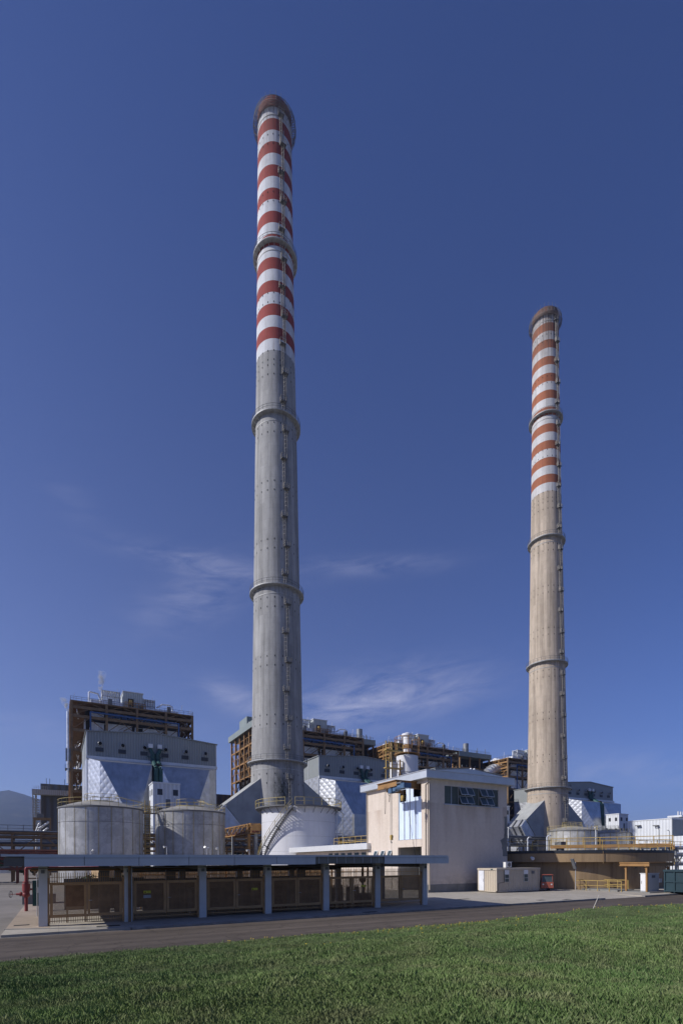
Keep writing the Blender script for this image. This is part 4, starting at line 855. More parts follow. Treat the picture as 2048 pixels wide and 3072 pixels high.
# silver pipe stack before the turbine hall
t = thing('pipe_gantry', 'brown gantry carrying bright silver pipes in front of the slate hall', 'pipe gantry', (-3.6, 150, .12))
b = MB()
for x in (-5.3, -1.8):
    for y in (150, 153): b.box(x - .17, x + .17, y - .17, y + .17, .12, 14.4)
for y in (150, 153): b.box(-5.5, -1.6, y - .18, y + .18, 14.4, 14.85)
b.box(-5.5, -5.14, 150.2, 152.8, 14.45, 14.8); b.box(-1.96, -1.6, 150.2, 152.8, 14.45, 14.8); b.build('frame', K['brown'], t)
for P, q in (([(-4.9, 150.6, 6), (-4.9, 150.6, 11.4), (-4.3, 150.6, 13.2), (-3.9, 150.6, 13.6)], .24), ([(-4.6, 151.4, 11), (-4.2, 151.4, 12.2), (-2.4, 151.4, 13.6), (-2.2, 151.4, 14)], .28), ([(-3.6, 151.9, 11), (-3.2, 151.9, 11.6), (-2.3, 151.9, 12.4)], .26)):
    b = MB(); b.path([(x, y, z) for x, y, z in P], q, 10); b.build('silver_pipe', K['silver'], t)
b = MB(); b.box(-4.7, -3.3, 150.4, 152, 14.86, 15.9); b.build('equipment_box', K['boxgrey'], t)

# ------------------------------------------------------------------ pink crane house
PX0, PX1, PY0, PY1 = 33.3, 44.7, 41.7, 53.6
t = thing('crane_house', 'pink rendered crane house with a white roof band and gantry hoist', 'building', (PX0, PY0, .12))
def wallX(b, x0, x1, holes):           # wall in the plane of x, from y PY0 to PY1, holes = (y0, y1, z0, z1)
    ys_ = sorted({PY0 + .3, PY1} | {q for h_ in holes for q in h_[:2]}); zs_ = sorted({.12, 12.0} | {q for h_ in holes for q in h_[2:]})
    for ya, yb in zip(ys_[:-1], ys_[1:]):
        run = None
        for za, zb in zip(zs_[:-1], zs_[1:]):
            inside = any(h_[0] - 1e-6 <= ya and yb <= h_[1] + 1e-6 and h_[2] - 1e-6 <= za and zb <= h_[3] + 1e-6 for h_ in holes)
            if inside:
                if run: b.box(x0, x1, ya, yb, run[0], run[1]); run = None
            else: run = (run[0], zb) if run else (za, zb)
        if run: b.box(x0, x1, ya, yb, *run)
door = (42.75, 47.0, .12, 4.9); glz = (42.75, 46.9, 5.72, 11.6)
hw = [(48.15, 48.85, 3.9, 4.62), (49.6, 50.3, 3.9, 4.62), (51.1, 51.8, 3.9, 4.62)]
b = MB(); wallX(b, PX0, PX0 + .3, [door, glz] + hw); WX0, WX1 = 35.55, 43.35; wz0, wz1 = 9.42, 11.36
b.box(PX0, WX0, PY0, PY0 + .3, .95, 12); b.box(WX1, PX1, PY0, PY0 + .3, .95, 12); b.box(WX0, WX1, PY0, PY0 + .3, .95, wz0); b.box(WX0, WX1, PY0, PY0 + .3, wz1, 12)
b.box(PX1 - .3, PX1, PY0 + .3, PY1, .12, 12); b.box(PX0 + .3, PX1 - .3, PY1 - .3, PY1, .12, 12); wl = b.build('wall', K['pink'], t)
b = MB(); b.box(PX0 - .02, PX1 + .02, PY0 - .03, PY0 + .3, .12, .95); b.build('plinth', K['plinth'], wl)
b = MB(); b.box(PX0 + .31, PX0 + 3, 42.4, 42.7, .12, 5.0); b.box(PX0 + .31, PX0 + 3, 47.05, 47.3, .12, 5.0); b.box(PX0 + 3, PX0 + 3.2, 42.4, 47.3, .12, 5.0); b.box(PX0 + .31, PX0 + 3.2, 42.4, 47.3, 5.02, 5.2); b.build('door_recess', K['pillarE'], wl)
b = MB(); b.path([(PX0 + 2.6, 46.4, 1), (PX0 + 2.6, 46.4, 4.1), (PX0 + 2.6, 43.6, 4.1), (PX0 + 2.6, 43.6, 1)], .09, 8); b.tube((PX0 + 2.4, 45.9, 3.6), (PX0 + 2.4, 43.9, 3.6), .2, 8); b.build('recess_pipe', K['boxgrey'], wl)
b = MB(); b.box(PX0 - .04, PX0 + .2, 42.7, 47.0, 4.92, 5.70); b.build('lintel', K['pink'], wl)
# frosted glazing strip with mullions, two dark openings for the runway beams
op = [(42.85, 44.25, 10.25, 11.75), (45.55, 46.75, 9.95, 11.3)]
gl = MB()
ys_ = [42.75, 43.85, 44.85, 45.85, 46.9]
def pane(ya, yb, za, zb): gl.box(PX0 + .10, PX0 + .14, ya, yb, za, zb)
pane(42.75, 42.85, 5.72, 11.6); pane(42.85, 44.25, 5.72, 10.25); pane(44.25, 45.55, 5.72, 11.6); pane(45.55, 46.75, 5.72, 9.95); pane(45.55, 46.75, 11.3, 11.6); pane(46.75, 46.9, 5.72, 11.6)
gz = gl.build('glazing', K['frost'], t)
b = MB()
for y in ys_:
    zt = 11.6
    for o in op:
        if o[0] < y < o[1]: zt = o[2]
    b.box(PX0 + .02, PX0 + .095, y - .035, y + .035, 5.74, zt)
b.box(PX0 - .02, PX0 + .2, 42.7, 46.95, 5.66, 5.76); b.build('glazing_bar', K['alum'], gz)
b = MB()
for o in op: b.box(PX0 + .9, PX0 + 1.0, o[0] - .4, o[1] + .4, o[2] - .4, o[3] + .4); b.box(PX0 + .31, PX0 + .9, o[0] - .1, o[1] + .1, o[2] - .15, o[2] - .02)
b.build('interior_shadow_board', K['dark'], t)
# roof: white fascia, shallow gable
b = MB(); o = .62; x0, x1, y0, y1 = PX0 - o, PX1 + o - .05, PY0 - o, PY1 + .5; xm = (x0 + x1) / 2
b.box(x0, x1, y0, y1, 11.92, 12.66); rf = b.build('roof', K['rooftrim'], t)
b = MB(); b.prism_y([(x0 + .1, 12.665), (x1 - .1, 12.665), (xm + .3, 13.28), (xm - .3, 13.28)], y0 + .25, y1 - .2); b.build('gable_roof', K['rooftrim'], rf)
b = MB(); b.box(x0 - .05, x0, y0 - .05, y1, 12.66, 12.74); b.box(x0, x1, y0 - .05, y0, 12.66, 12.74); b.build('roof_edge', K['alum'], rf)
b = MB()
for x in (39.7, 40.2): b.ball((x, 42.2, 13.5), .12, 8, 5); b.tube((x, 42.2, 13.2), (x, 42.2, 13.5), .05, 6)
b.build('roof_lamp', K['white'], rf)
# window band of dark fixed panes and tilted sashes
b = MB(); b.box(WX0, WX1, PY0 + .12, PY0 + .16, wz0, wz1); wn_ = b.build('window', K['glass'], t)
b = MB(); nx = 8; wd = (WX1 - WX0) / nx
for i in range(nx + 1): x = WX0 + wd * i; b.box(x - .03, x + .03, PY0 + .04, PY0 + .118, wz0, wz1)
for z in (wz0, wz1): b.box(WX0, WX1, PY0 + .03, PY0 + .118, z - .035, z + .035)
b.box(WX0 - .1, WX1 + .1, PY0 - .09, PY0 + .05, wz0 - .12, wz0 - .04); b.build('frame', K['alum'], wn_)
for i in (2, 3, 5, 6):
    for (za, zb) in ((wz0 + .06, (wz0 + wz1) / 2 - .03), ((wz0 + wz1) / 2 + .03, wz1 - .06)):
        xa, xb = WX0 + wd * i + .05, WX0 + wd * (i + 1) - .05; yo = -.42; b = MB(); fr = .055
        A = [Vector((xa, PY0 - .02, zb)), Vector((xb, PY0 - .02, zb)), Vector((xb, PY0 + yo, za + .05)), Vector((xa, PY0 + yo, za + .05))]
        for p, q in zip(A, A[1:] + A[:1]): b.bar(p, q, .06)
        s_ = b.build('tilted_sash', K['alum'], wn_)
        b = MB(); nrm = (A[1] - A[0]).cross(A[3] - A[0]).normalized() * .012; b.add([p + nrm for p in A] + [p - nrm for p in A], [(0, 1, 2, 3), (7, 6, 5, 4), (0, 4, 5, 1), (1, 5, 6, 2), (2, 6, 7, 3), (3, 7, 4, 0)]); b.build('pane', K['glassb'], s_)
for (ya, yb, za, zb) in hw:
    b = MB(); A = [Vector((PX0 - .02, ya, zb)), Vector((PX0 - .02, yb, zb)), Vector((PX0 - .3, yb, za)), Vector((PX0 - .3, ya, za))]
    for p, q in zip(A, A[1:] + A[:1]): b.bar(p, q, .06)
    h_ = b.build('hopper_window', K['white'], t)
    b = MB(); b.add([p + Vector((.01, 0, 0)) for p in A], [(0, 1, 2, 3)]); b.box(PX0 + .15, PX0 + .17, ya, yb, za, zb); b.build('pane', K['glassb'], h_)
b = MB(); b.tube((PX0 + .12, PY0 - .1, .4), (PX0 + .12, PY0 - .1, 11.4), .06, 8); b.tube((PX0 - .1, PY0 + .25, .4), (PX0 - .1, PY0 + .25, 11.3), .055, 8); b.tube((PX0 - .1, PY0 + .25, 11.3), (PX0 + .1, PY0 - .4, 11.8), .055, 8); b.tube((PX0 - .09, PY1 - .2, .4), (PX0 - .09, PY1 - .2, 11.8), .06, 8); b.build('downpipe', K['cont'], t)
# spalled grey patch at the right end of the wall
vs = []; rr = random.Random(4)
zs_ = [3.9 + .3 * i for i in range(16)]; L_ = [PX1 - .35 - (.35 if 4.6 < z < 6 else .12) * rr.uniform(.5, 1.5) - (.28 if z < 6 else 0) for z in zs_]
b = MB(); n = len(zs_)
b.add([(L_[i], PY0 - .012, zs_[i]) for i in range(n)] + [(PX1 - .02 - .02 * (i % 2), PY0 - .012, zs_[i]) for i in range(n)], [(i, i + n, i + 1 + n, i + 1) for i in range(n - 1)]); b.build('bare_render_patch', K['plinth'], wl)
# runway beams and the outer girder
b = MB()
def ibeam(p, q, h_, w_):
    p = Vector(p); q = Vector(q); b.bar(p, q, .06, h_); b.bar(p + Vector((0, 0, h_ / 2)), q + Vector((0, 0, h_ / 2)), w_, .05); b.bar(p - Vector((0, 0, h_ / 2)), q - Vector((0, 0, h_ / 2)), w_, .05)
ibeam((PX0 + 2, 43.55, 11.45), (30.5, 43.55, 11.45), .72, .34); ibeam((PX0 + 2, 46.4, 11.1), (31.4, 46.4, 11.1), .0 + .3, .2)
b.build('runway_beam', K['orange'], t)
b = MB(); ibeam((30.5, 43.2, 11.45), (30.5, 46.75, 11.45), .62, .4); b.build('girder', K['orange'], t)

# hoist and hooks hang from the girder
HB = len(bpy.data.objects); t = thing('hoist', 'blue electric chain hoist hanging under the ochre crane girder', 'hoist', (30.9, 44.3, 10.6))
b = MB(); b.tube((30.7, 43.1, 10.75), (30.7, 44.4, 10.75), .27, 14); b.box(30.45, 31.0, 44.4, 44.9, 10.45, 11.0); b.box(30.2, 31.1, 42.5, 43.15, 10.55, 11.05); b.box(30.4, 30.9, 45.0, 45.6, 10.3, 10.75); b.tube((30.6, 45.3, 10.75), (30.6, 45.3, 11.0), .2, 10); b.tube((30.75, 44.9, 10.5), (30.75, 45.1, 10.5), .2, 10); b.build('body', K['bluem'], t)
b = MB(); b.box(30.5, 30.9, 43.4, 43.5, 11.0, 11.3); b.box(30.5, 30.9, 44.2, 44.3, 11.0, 11.3); b.tube((30.55, 43.4, 11.2), (30.55, 44.3, 11.2), .09, 8); b.build('trolley', K['boxgrey'], t)
b = MB(); b.tube((30.7, 43.3, 9.75), (30.7, 43.3, 10.5), .012, 5); b.tube((30.7, 43.6, 9.75), (30.7, 43.6, 10.5), .012, 5); b.build('cable', K['railgrey'], t)
def hook(parent, x, y, z):
    b = MB(); b.tube((x - .09, y, z), (x + .09, y, z), .2, 14); b.box(x - .1, x + .1, y - .13, y + .13, z - .36, z); hb = b.build('hook_block', K['yellow'], parent)
    b = MB(); P = [(x, y + .13 * sin(u), z - .55 + .13 * cos(u)) for u in [i * pi / 5 - .2 for i in range(9)]]
    for p, q in zip(P[:-1], P[1:]): b.tube(p, q, .032, 6)
    b.tube((x, y, z - .45), (x, y, z - .3), .04, 6); b.build('hook', K['boxgrey'], hb)
hook(t, 30.7, 43.45, 9.7)
b = MB()
for dy in (-.18, .18): b.tube((30.6, 45.35 + dy * .7, 10.4), (30.6, 45.3 + dy, 5.9), .016, 5)
b.build('long_cable', K['railgrey'], t); hook(t, 30.6, 45.3, 5.75)
b = MB()
for (P) in ([(30.3, 45.9, 11.1), (30.28, 45.88, 9.0), (30.28, 45.95, 8.2), (30.28, 46.05, 8.2), (30.3, 46.1, 9.2), (30.3, 46.1, 11.1)], [(30.4, 45.7, 11.0), (30.4, 45.6, 10.2), (30.4, 45.3, 10.0), (30.4, 45.1, 10.4)], [(30.4, 45.0, 10.3), (30.5, 45.15, 5), (30.6, 45.3, .2)], [(30.9, 43.2, 10.5), (31.6, 42.9, 5), (32.4, 42.6, .4)], [(30.4, 45.45, 10.3), (30.35, 45.4, 9.4), (30.35, 45.3, 9.4), (30.4, 45.25, 10.2)]):
    for p, q in zip(P[:-1], P[1:]): b.tube(p, q, .018, 5)
b.build('control_cable', K['black'], t)
t.location.y -= .95; t.location.z += .22

# low annex behind it
t = thing('annex', 'low annex with a long white roof edge behind the pink crane house', 'building', (33.6, 53.7, .12))
b = MB(); b.box(33.7, 41, 53.7, 76, .12, 4.8); wl = b.build('wall', K['pink'], t)
b = MB(); b.box(32.75, 41.5, 52.7, 76.6, 4.86, 5.62); b.build('roof', K['trim'], t)
for y in (54.4, 56.2, 58.0, 59.8, 61.6, 63.4):
    b = MB(); b.box(33.62, 33.69, y, y + 1.0, 3.6, 4.5); b.build('window', K['glassb'], t)
b = MB(); b.rail((34, 54.6, 5.64), (34, 63.5, 5.64), 1.0, 6, .05); b.bar((34.6, 54.6, 6.0), (34.6, 63.5, 6.0), .09); b.build('roof_railing', K['yellow'], t)

# white silo with its ladder cage and scaffold
sx, sy, _ = at_d(1221, 2340, 75); t = thing('silo', 'white silo with narrow neck rising behind the pink crane house', 'silo', (sx, sy, .12))
b = MB(); b.lathe(sx, sy, [(1.58, .12), (1.58, 18.75), (.55, 18.95)], 40); b.build('shell', K['tankw'], t)
b = MB(); b.lathe(sx, sy, [(.56, 18.95), (.56, 20.6), (.56, 21.6)], 24); b.lathe(sx, sy, [(.56, 21.6), (.78, 21.75), (.78, 22.05), (.01, 22.35)], 24); b.build('neck', K['white'], t)
b = MB(); b.lathe(sx, sy, [(.57, 19.9), (.70, 19.9), (.70, 20.45), (.57, 20.45)], 20, smooth=False); b.build('band', K['orange'], t)
b = MB(); b.lathe(sx, sy, [(.6, 19.0), (1.9, 19.0), (1.9, 19.1)], 24, smooth=False); b.rrail(sx, sy, 1.85, 20.4, 1.1, 12, .05)
for a in [i * pi / 3 for i in range(6)]: b.bar((sx + 1.85 * cos(a), sy + 1.85 * sin(a), 18.8), (sx + 1.85 * cos(a), sy + 1.85 * sin(a), 21.5), .08)
b.build('platform', K['orange'], t)
b = MB(); lx, ly = sx - 2.6, sy - .6
b.box(lx - .5, lx + .4, ly, ly + .5, .12, 17.6); b.build('cable_riser', K['white'], t)
b = MB(); b.tube((lx + .75, ly - .2, .2), (lx + .75, ly - .2, 18), .12, 8); b.build('rusty_pipe', K['orange'], t)
b = MB()
for dx in (-1.9, -1.3, -.9): b.tube((lx + dx, ly - .5, .2), (lx + dx, ly - .5, 20.4), .07, 6)
for k in range(42): b.bar((lx - 1.9, ly - .5, .5 + k * .48), (lx - 1.3, ly - .5, .5 + k * .48), .05)
for z in (6, 9.5, 13, 16.5, 19): b.box(lx - 2.1, lx + .8, ly - .9, ly - .2, z, z + .12); b.rail((lx - 2.1, ly - .9, z), (lx + .8, ly - .9, z), 1.1, 3, .07)
b.build('caged_ladder', K['yellow'], t)
b = MB(); b.lathe(sx, sy, [(1.6, 16.3), (1.72, 16.3)], 12); b.tube((sx - 1.75, sy - .55, 15.9), (sx - 1.45, sy - .45, 15.9), .24, 10); b.build('level_gauge', K['pipeg'], t)

# ------------------------------------------------------------------ open shed with gates beside the road
CX0, CX1, CY0, CY1 = -1.35, 24.55, 28.5, 36.6
t = thing('open_shed', 'long flat-roofed open shed on white pillars along the road', 'shed', (0, 30.4, .12))
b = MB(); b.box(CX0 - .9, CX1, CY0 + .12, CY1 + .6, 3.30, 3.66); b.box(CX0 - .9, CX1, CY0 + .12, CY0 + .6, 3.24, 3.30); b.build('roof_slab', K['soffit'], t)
b = MB(); b.box(CX0 - 1.0, CX1 + .02, CY0 - .02, CY1 + .7, 3.70, 3.80); b.build('roof_sheet', K['fascia'], t)
px = [72, 253, 417, 567, 703, 830, 947, 1153, 1248, 1346]; X_ = [on_y(p, 2580, CY0)[0] for p in px]
for i in range(len(X_) - 1):
    b = MB()
    if i == 6:
        b.box(X_[i] + .01, X_[i + 1] - .01, CY0 + .09, CY0 + .118, 3.26, 3.68); f = b.build('bare_fascia', K['fasciac'], t)
        b = MB()
        for k in range(8): x = X_[i] + (X_[i + 1] - X_[i]) * (k + .4) / 8; b.box(x - .012, x + .012, CY0 + .06, CY0 + .089, 3.28, 3.69)
        b.build('fixing_strip', K['alum'], f)
    else:
        b.box(X_[i] + .012, X_[i + 1] - .012, CY0, CY0 + .05, 3.22, 3.62); f = b.build('fascia_panel', K['fascia'], t)
        b = MB(); b.box(X_[i] + .012, X_[i + 1] - .012, CY0 - .03, CY0 + .05, 3.635, 3.70); b.build('drip_edge', K['fascia'], f)
b = MB(); b.box(CX0 - .85, CX0 - .2, CY0 + .35, CY0 + .5, 3.28, 3.68); b.box(CX0 - .2, CX0 - .12, CY0 + .34, CY0 + .5, 3.28, 3.68); b.build('end_panel', K['pillarE'], t)
b = MB(); b.box(CX1 - .05, CX1 + .01, CY0 + .06, CY1 + .6, 3.22, 3.69); b.build('end_panel', K['fascia'], t)
pil = [(118, 140), (376, 395), (600, 618), (797, 814), (971, 988), (1127, 1141), (1268, 1283)]
PXs = []
for i, (a, c) in enumerate(pil):
    xa = on_y(a, 2700, 30.3)[0]; xc = on_y(c, 2700, 30.3)[0]; xm = (xa + xc) / 2; w_ = .40; PXs.append(xm)
    b = MB(); b.box(xm - w_ / 2, xm + w_ / 2, 30.3, 30.72, .12, 3.298); b.build('pillar', K['pillar'], t)
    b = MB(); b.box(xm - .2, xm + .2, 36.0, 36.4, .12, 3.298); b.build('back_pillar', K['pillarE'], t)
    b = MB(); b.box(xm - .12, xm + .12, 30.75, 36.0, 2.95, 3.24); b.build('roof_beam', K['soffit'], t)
b = MB(); b.tube((PXs[1] + .05, 30.22, .12), (PXs[1] + .05, 30.22, 3.25), .075, 10); b.build('drainpipe', K['brown'], t)
b = MB()
for x in (2.5, 6.5, 12.4, 16): b.box(x - .3, x + .3, 35.0, 35.4, .12, 3.2)
b.box(.3, 5, 36.1, 36.2, .42, 2.4); b.box(4.9, 19.0, 36.1, 36.2, .12, 2.3); b.box(CX0 + 4.7, 20, 36.1, 36.3, 2.72, 2.95); b.build('back_partition', K['boxgrey'], t)
b = MB(); b.tube((CX0, 30.26, 3.1), (CX1 - .4, 30.26, 3.1), .022, 6)
for x in PXs: b.box(x - .08, x + .08, 30.2, 30.29, 2.85, 3.02)
b.build('conduit', K['boxgrey'], t)
b = MB(); b.tube((CX0, 33.4, 2.98), (22, 33.4, 2.98), .06, 8); b.tube((CX0, 34.6, 3.05), (22, 34.6, 3.05), .09, 8); b.build('ceiling_pipe', K['brown'], t)
b = MB(); b.tube((20.6, 33.8, .12), (20.6, 33.8, 3.2), .08, 8); b.tube((21.6, 34.6, .12), (21.6, 34.6, 3.2), .06, 8); b.ball((20.6, 33.8, 2.0), .28, 10, 6); b.build('riser_pipe', K['brown'], t)

words = ['double brown mesh gate in the bay beside the red hydrant', 'brown mesh gate with a yellow notice on its left leaf, next to the brown drainpipe', 'brown mesh gate with a yellow notice on its right leaf, third bay along', 'plain brown mesh gate without any notice, in the middle of the shed', 'brown mesh gate in front of the red gas bottles under the bare concrete fascia', 'narrowest brown mesh gate at the right end of the shed']
for i in range(6):
    xa = PXs[i] + .24; xb = PXs[i + 1] - .24; ym = 30.5; t = thing('mesh_gate', words[i], 'gate', ((xa + xb) / 2, ym, .12), 'brown mesh gates in the shed bays')
    for x in (xa, xb): b = MB(); b.box(x - .045, x + .045, ym - .05, ym + .05, .14, 2.6); b.build('gate_post', K['gate'], t)
    xm = (xa + xb) / 2
    for (l, r_) in ((xa + .06, xm - .012), (xm + .012, xb - .06)):
        z0, z1 = .52, 2.36; s = .16; b = MB()
        b.box(l, r_, ym - .035, ym + .035, z0, z0 + s); b.box(l, r_, ym - .035, ym + .035, z1 - s, z1); b.box(l, l + s * .9, ym - .035, ym + .035, z0 + s, z1 - s); b.box(r_ - s * .9, r_, ym - .035, ym + .035, z0 + s, z1 - s)
        lf = b.build('gate_leaf', K['gate'], t)
        b = MB(); n = int((r_ - l - 2 * s) / .042)
        for k in range(1, n): x = l + s * .9 + (r_ - l - 1.8 * s) * k / n; b.box(x - .0095, x + .0095, ym - .008, ym + .008, z0 + s, z1 - s)
        n = int((z1 - z0 - 2 * s) / .042)
        for k in range(1, n): z = z0 + s + (z1 - z0 - 2 * s) * k / n; b.box(l + s * .9, r_ - s * .9, ym + .009, ym + .021, z - .0095, z + .0095)
        b.build('wire_mesh', K['mesh'], lf)
        b = MB(); bl = MB(); n = max(2, round((r_ - l) / .105))
        for k in range(n + 1):
            x = l + (r_ - l) * k / n
            bl.box(x - .013, x + .013, ym + .036, ym + .058, .24, z0 + .1); b.box(x - .013, x + .013, ym + .036, ym + .058, z1 - .1, 2.86)
        bl.box(l, r_, ym + .034, ym + .037, .32, .36); b.box(l, r_, ym + .034, ym + .037, 2.62, 2.65)
        bl.build('lower_pickets', K['gate'], lf); b.build('upper_pickets', K['gate'], lf)
    b = MB(); b.tube((xm + .10, ym - .12, 1.38), (xm + .24, ym - .12, 1.38), .018, 6); b.tube((xm + .10, ym - .03, 1.38), (xm + .10, ym - .12, 1.38), .018, 6); b.build('handle', K['alum'], t)
    for z in (.7, 2.2): b = MB(); b.tube((xb + .0, ym - .06, z - .1), (xb + .0, ym - .06, z + .1), .04, 8); b.build('hinge', K['gate'], t)
    if i in (1, 2, 4):
        sp_ = {1: 441, 2: 763, 4: 1089}[i]; x = on_y(sp_, 2670, ym)[0]; z = on_y(sp_, {1: 2677, 2: 2668, 4: 2659}[i], ym)[1]; b = MB(); b.box(x - .19, x + .19, ym - .06, ym - .045, z - .07, z + .07); sg = b.build('warning_sign', K['sign'], t)
        b = MB(); b.add([(x - .16, ym - .063, z - .045), (x - .05, ym - .063, z - .045), (x - .105, ym - .063, z + .05)], [(0, 1, 2)])
        for k in range(3): b.box(x - .01, x + .15 - .03 * (k % 2), ym - .063, ym - .0605, z + .03 - .035 * k, z + .038 - .035 * k)
        b.build('sign_print', K['signblk'], sg)
        if i == 1:
            b = MB(); b.box(x - .2, x + .2, ym - .06, ym - .045, z - .34, z - .17); b.build('grey_notice', K['steelgrey'], t)
# stored things in the shade
def bottle(x, y, label):
    t = tag(MB().lathe(x, y, [(.001, .125), (.115, .125), (.115, 1.45), (.09, 1.55), (.04, 1.6), (.04, 1.74), (.001, 1.74)], 14).build('gas_bottle', K['redd'], None, (x, y, .125)), label, 'gas bottle', 'red gas bottles behind the fifth gate'); return t
for k in range(9): bottle(on_y(992 + 12 * k, 2700, 31.6)[0], 31.5 + .26 * (k % 2), 'dull red gas bottle standing in the row behind the fifth shed gate')
t = thing('control_cabinet', 'reddish-brown switch cabinet just behind the leftmost shed gate', 'cabinet', (1.0, 31.6, .12)); b = MB(); b.box(.35, 1.35, 31.5, 31.9, 1.0, 2.15); b.build('body', K['redd'], t)
b = MB()
for x in (.4, 1.3): b.box(x - .04, x + .04, 31.6, 31.68, .12, 1.0)
b.box(.35, 1.35, 31.44, 31.49, .86, 1.0); b.build('stand', K['cont'], t)
for (x, w_, h_, m_, lb) in ((8.0, 1.6, 1.5, K['boxgrey'], 'dark machine crate in the second shed bay, its outline faint through the mesh'), (12.6, 2.0, 1.7, K['redd'], 'dull red crate stored in the third shed bay'), (16.2, 1.5, 1.4, K['boxgrey'], 'dark crate stored behind the plain middle gate'), (20.0, .8, .7, K['redd'], 'small red crate on the floor of the last shed bay')):
    t = thing('storage_crate', lb, 'crate', (x, 32.6, .12), 'crates in the shed'); b = MB(); b.box(x - w_ / 2, x + w_ / 2, 32.2, 33.2, .22, .22 + h_); bd = b.build('body', m_, t)
    b = MB(); b.box(x - w_ / 2 - .03, x + w_ / 2 + .03, 32.17, 33.23, .22 + h_, .28 + h_); b.build('lid', m_, t); b = MB()
    for xx in (-.4, .4): b.box(x + xx * w_ - .05, x + xx * w_ + .05, 32.2, 33.2, .12, .215)
    b.build('skid', K['brown'], t)
# low shrubs inside, behind the first gate
def leaf_clump(b, c, rx, ry, rz, n, s, rr):
    for _ in range(n):
        while True:
            p = Vector((rr.uniform(-1, 1), rr.uniform(-1, 1), rr.uniform(-1, 1)))
            if .25 < p.length < 1: break
        q = Vector((c[0] + p.x * rx, c[1] + p.y * ry, c[2] + p.z * rz)); u = Vector((rr.gauss(0, 1), rr.gauss(0, 1), rr.gauss(0, 1))).normalized(); v = u.cross(Vector((rr.gauss(0, 1), rr.gauss(0, 1), rr.gauss(0, 1)))).normalized(); k = s * rr.uniform(.6, 1.4)
        b.add([q - u * k, q + v * k * .5, q + u * k, q - v * k * .5], [(0, 1, 2, 3)])
def bush(x, y, r_, h_, label, m_, seed, group, n=700, s=.09, z0=.12):
    rr = random.Random(seed); t = thing('shrub', label, 'shrub', (x, y, z0), group); b = MB()
    for k in range(9):
        a = rr.uniform(0, 6.3); d = r_ * rr.uniform(0, .7); leaf_clump(b, (x + d * cos(a), y + d * sin(a), z0 + h_ * rr.uniform(.3, .8)), r_ * rr.uniform(.35, .6), r_ * rr.uniform(.35, .6), h_ * rr.uniform(.18, .32), n // 9, s, rr)
    b.build('foliage', m_, t); b = MB()
    for k in range(4): a = rr.uniform(0, 6.3); b.tube((x, y, z0), (x + r_ * .5 * cos(a), y + r_ * .5 * sin(a), z0 + h_ * .7), .04 * max(1, r_), 5, .02)
    b.build('stem', K['bark'], t); return t
bush(1.6, 38.5, 1.0, 2.7, 'dark shrub showing over the leftmost gate, nearer the hydrant', K['leafd'], 1, 'shrubs behind the shed', 900, .1)
bush(3.8, 38.8, 1.1, 2.75, 'dark shrub showing over the right half of the leftmost gate', K['leafd'], 2, 'shrubs behind the shed', 900, .1)
# brown paling fence behind the shed
t = thing('paling_fence', 'dark paling fence closing the yard behind the shed', 'fence', (10, 37.6, .12)); b = MB(); x = 4.8
while x < 24: b.box(x - .014, x + .014, 37.6, 37.63, .2, 2.85); x += .16
b.build('palings', K['gate'], t); b = MB(); b.box(4.8, 24, 37.64, 37.68, .6, .66); b.box(4.8, 24, 37.64, 37.68, 2.5, 2.56); b.build('rail', K['gate'], t); b = MB()
for x in range(5, 25, 3): b.box(x - .05, x + .05, 37.69, 37.77, .12, 2.7)
b.build('fence_post', K['gate'], t)

# ------------------------------------------------------------------ red hydrant standpipe
hx, hy = on_g(79, 2735, .124); t = thing('hydrant_standpipe', 'tall red standpipe with a side handwheel at the shed corner', 'hydrant', (hx, hy, .12))
b = MB(); b.tube((hx, hy, .12), (hx, hy, 3.0), .105, 16); b.path([(hx, hy, 2.98), (hx + .02, hy, 3.02), (hx + 5.2, hy, 3.02)], .105, 12); b.tube((hx, hy, 1.3), (hx, hy, 1.42), .2, 16); b.tube((hx, hy, 2.05), (hx, hy, 2.14), .2, 16); b.build('pipe', K['red'], t)
b = MB(); b.tube((hx, hy, 1.5), (hx, hy, 2.0), .24, 18); b.tube((hx, hy, 1.42), (hx, hy, 1.52), .21, 16); b.ball((hx, hy, 1.25), .23, 14, 8); b.build('valve_body', K['red'], t)
b = MB(); dxv = Vector((-.93, .36, 0)); c = Vector((hx, hy, 1.28)); b.tube(c, c + dxv * .62, .075, 10); b.tube(c + dxv * .3, c + dxv * .38, .15, 12); b.tube(c + dxv * .62, c + dxv * 1.05, .022, 6); b.build('valve_stem', K['red'], t)
b = MB(); e = c + dxv * .98; u = Vector((0, 0, 1)); v = dxv.cross(u).normalized(); P = [e + u * .22 * cos(i * pi / 6) + v * .22 * sin(i * pi / 6) for i in range(13)]
for p, q in zip(P[:-1], P[1:]): b.tube(p, q, .022, 6)
for i in range(0, 12, 3): b.bar(e, P[i], .02)
b.build('handwheel', K['boxgrey'], t)
b = MB(); b.box(hx + .35, hx + .43, hy - .05, hy + .05, 1.0, 2.0); b.tube((hx, hy, 1.6), (hx + .4, hy, 1.6), .06, 8); b.tube((hx + .4, hy, 1.0), (hx + .4, hy, 1.9), .05, 8); b.build('drain_valve', K['red'], t)
gx, gy = on_y(110, 2640, 36.4)[0], 36.4; t = thing('hose_cabinet', 'narrow dark green panel mounted beside the first shed pillar', 'cabinet', (gx, gy, .12)); b = MB(); b.box(gx - .22, gx + .12, gy, gy + .5, .75, 2.3); bd = b.build('body', K['green'], t); b = MB(); b.tube((gx + .02, gy - .04, .12), (gx + .02, gy - .04, 2.7), .03, 8); b.build('post', K['alum'], t); b = MB(); b.box(gx - .02, gx + .14, gy - .12, gy - .002, 1.55, 1.9); b.build('meter_box', K['lamp'], t)
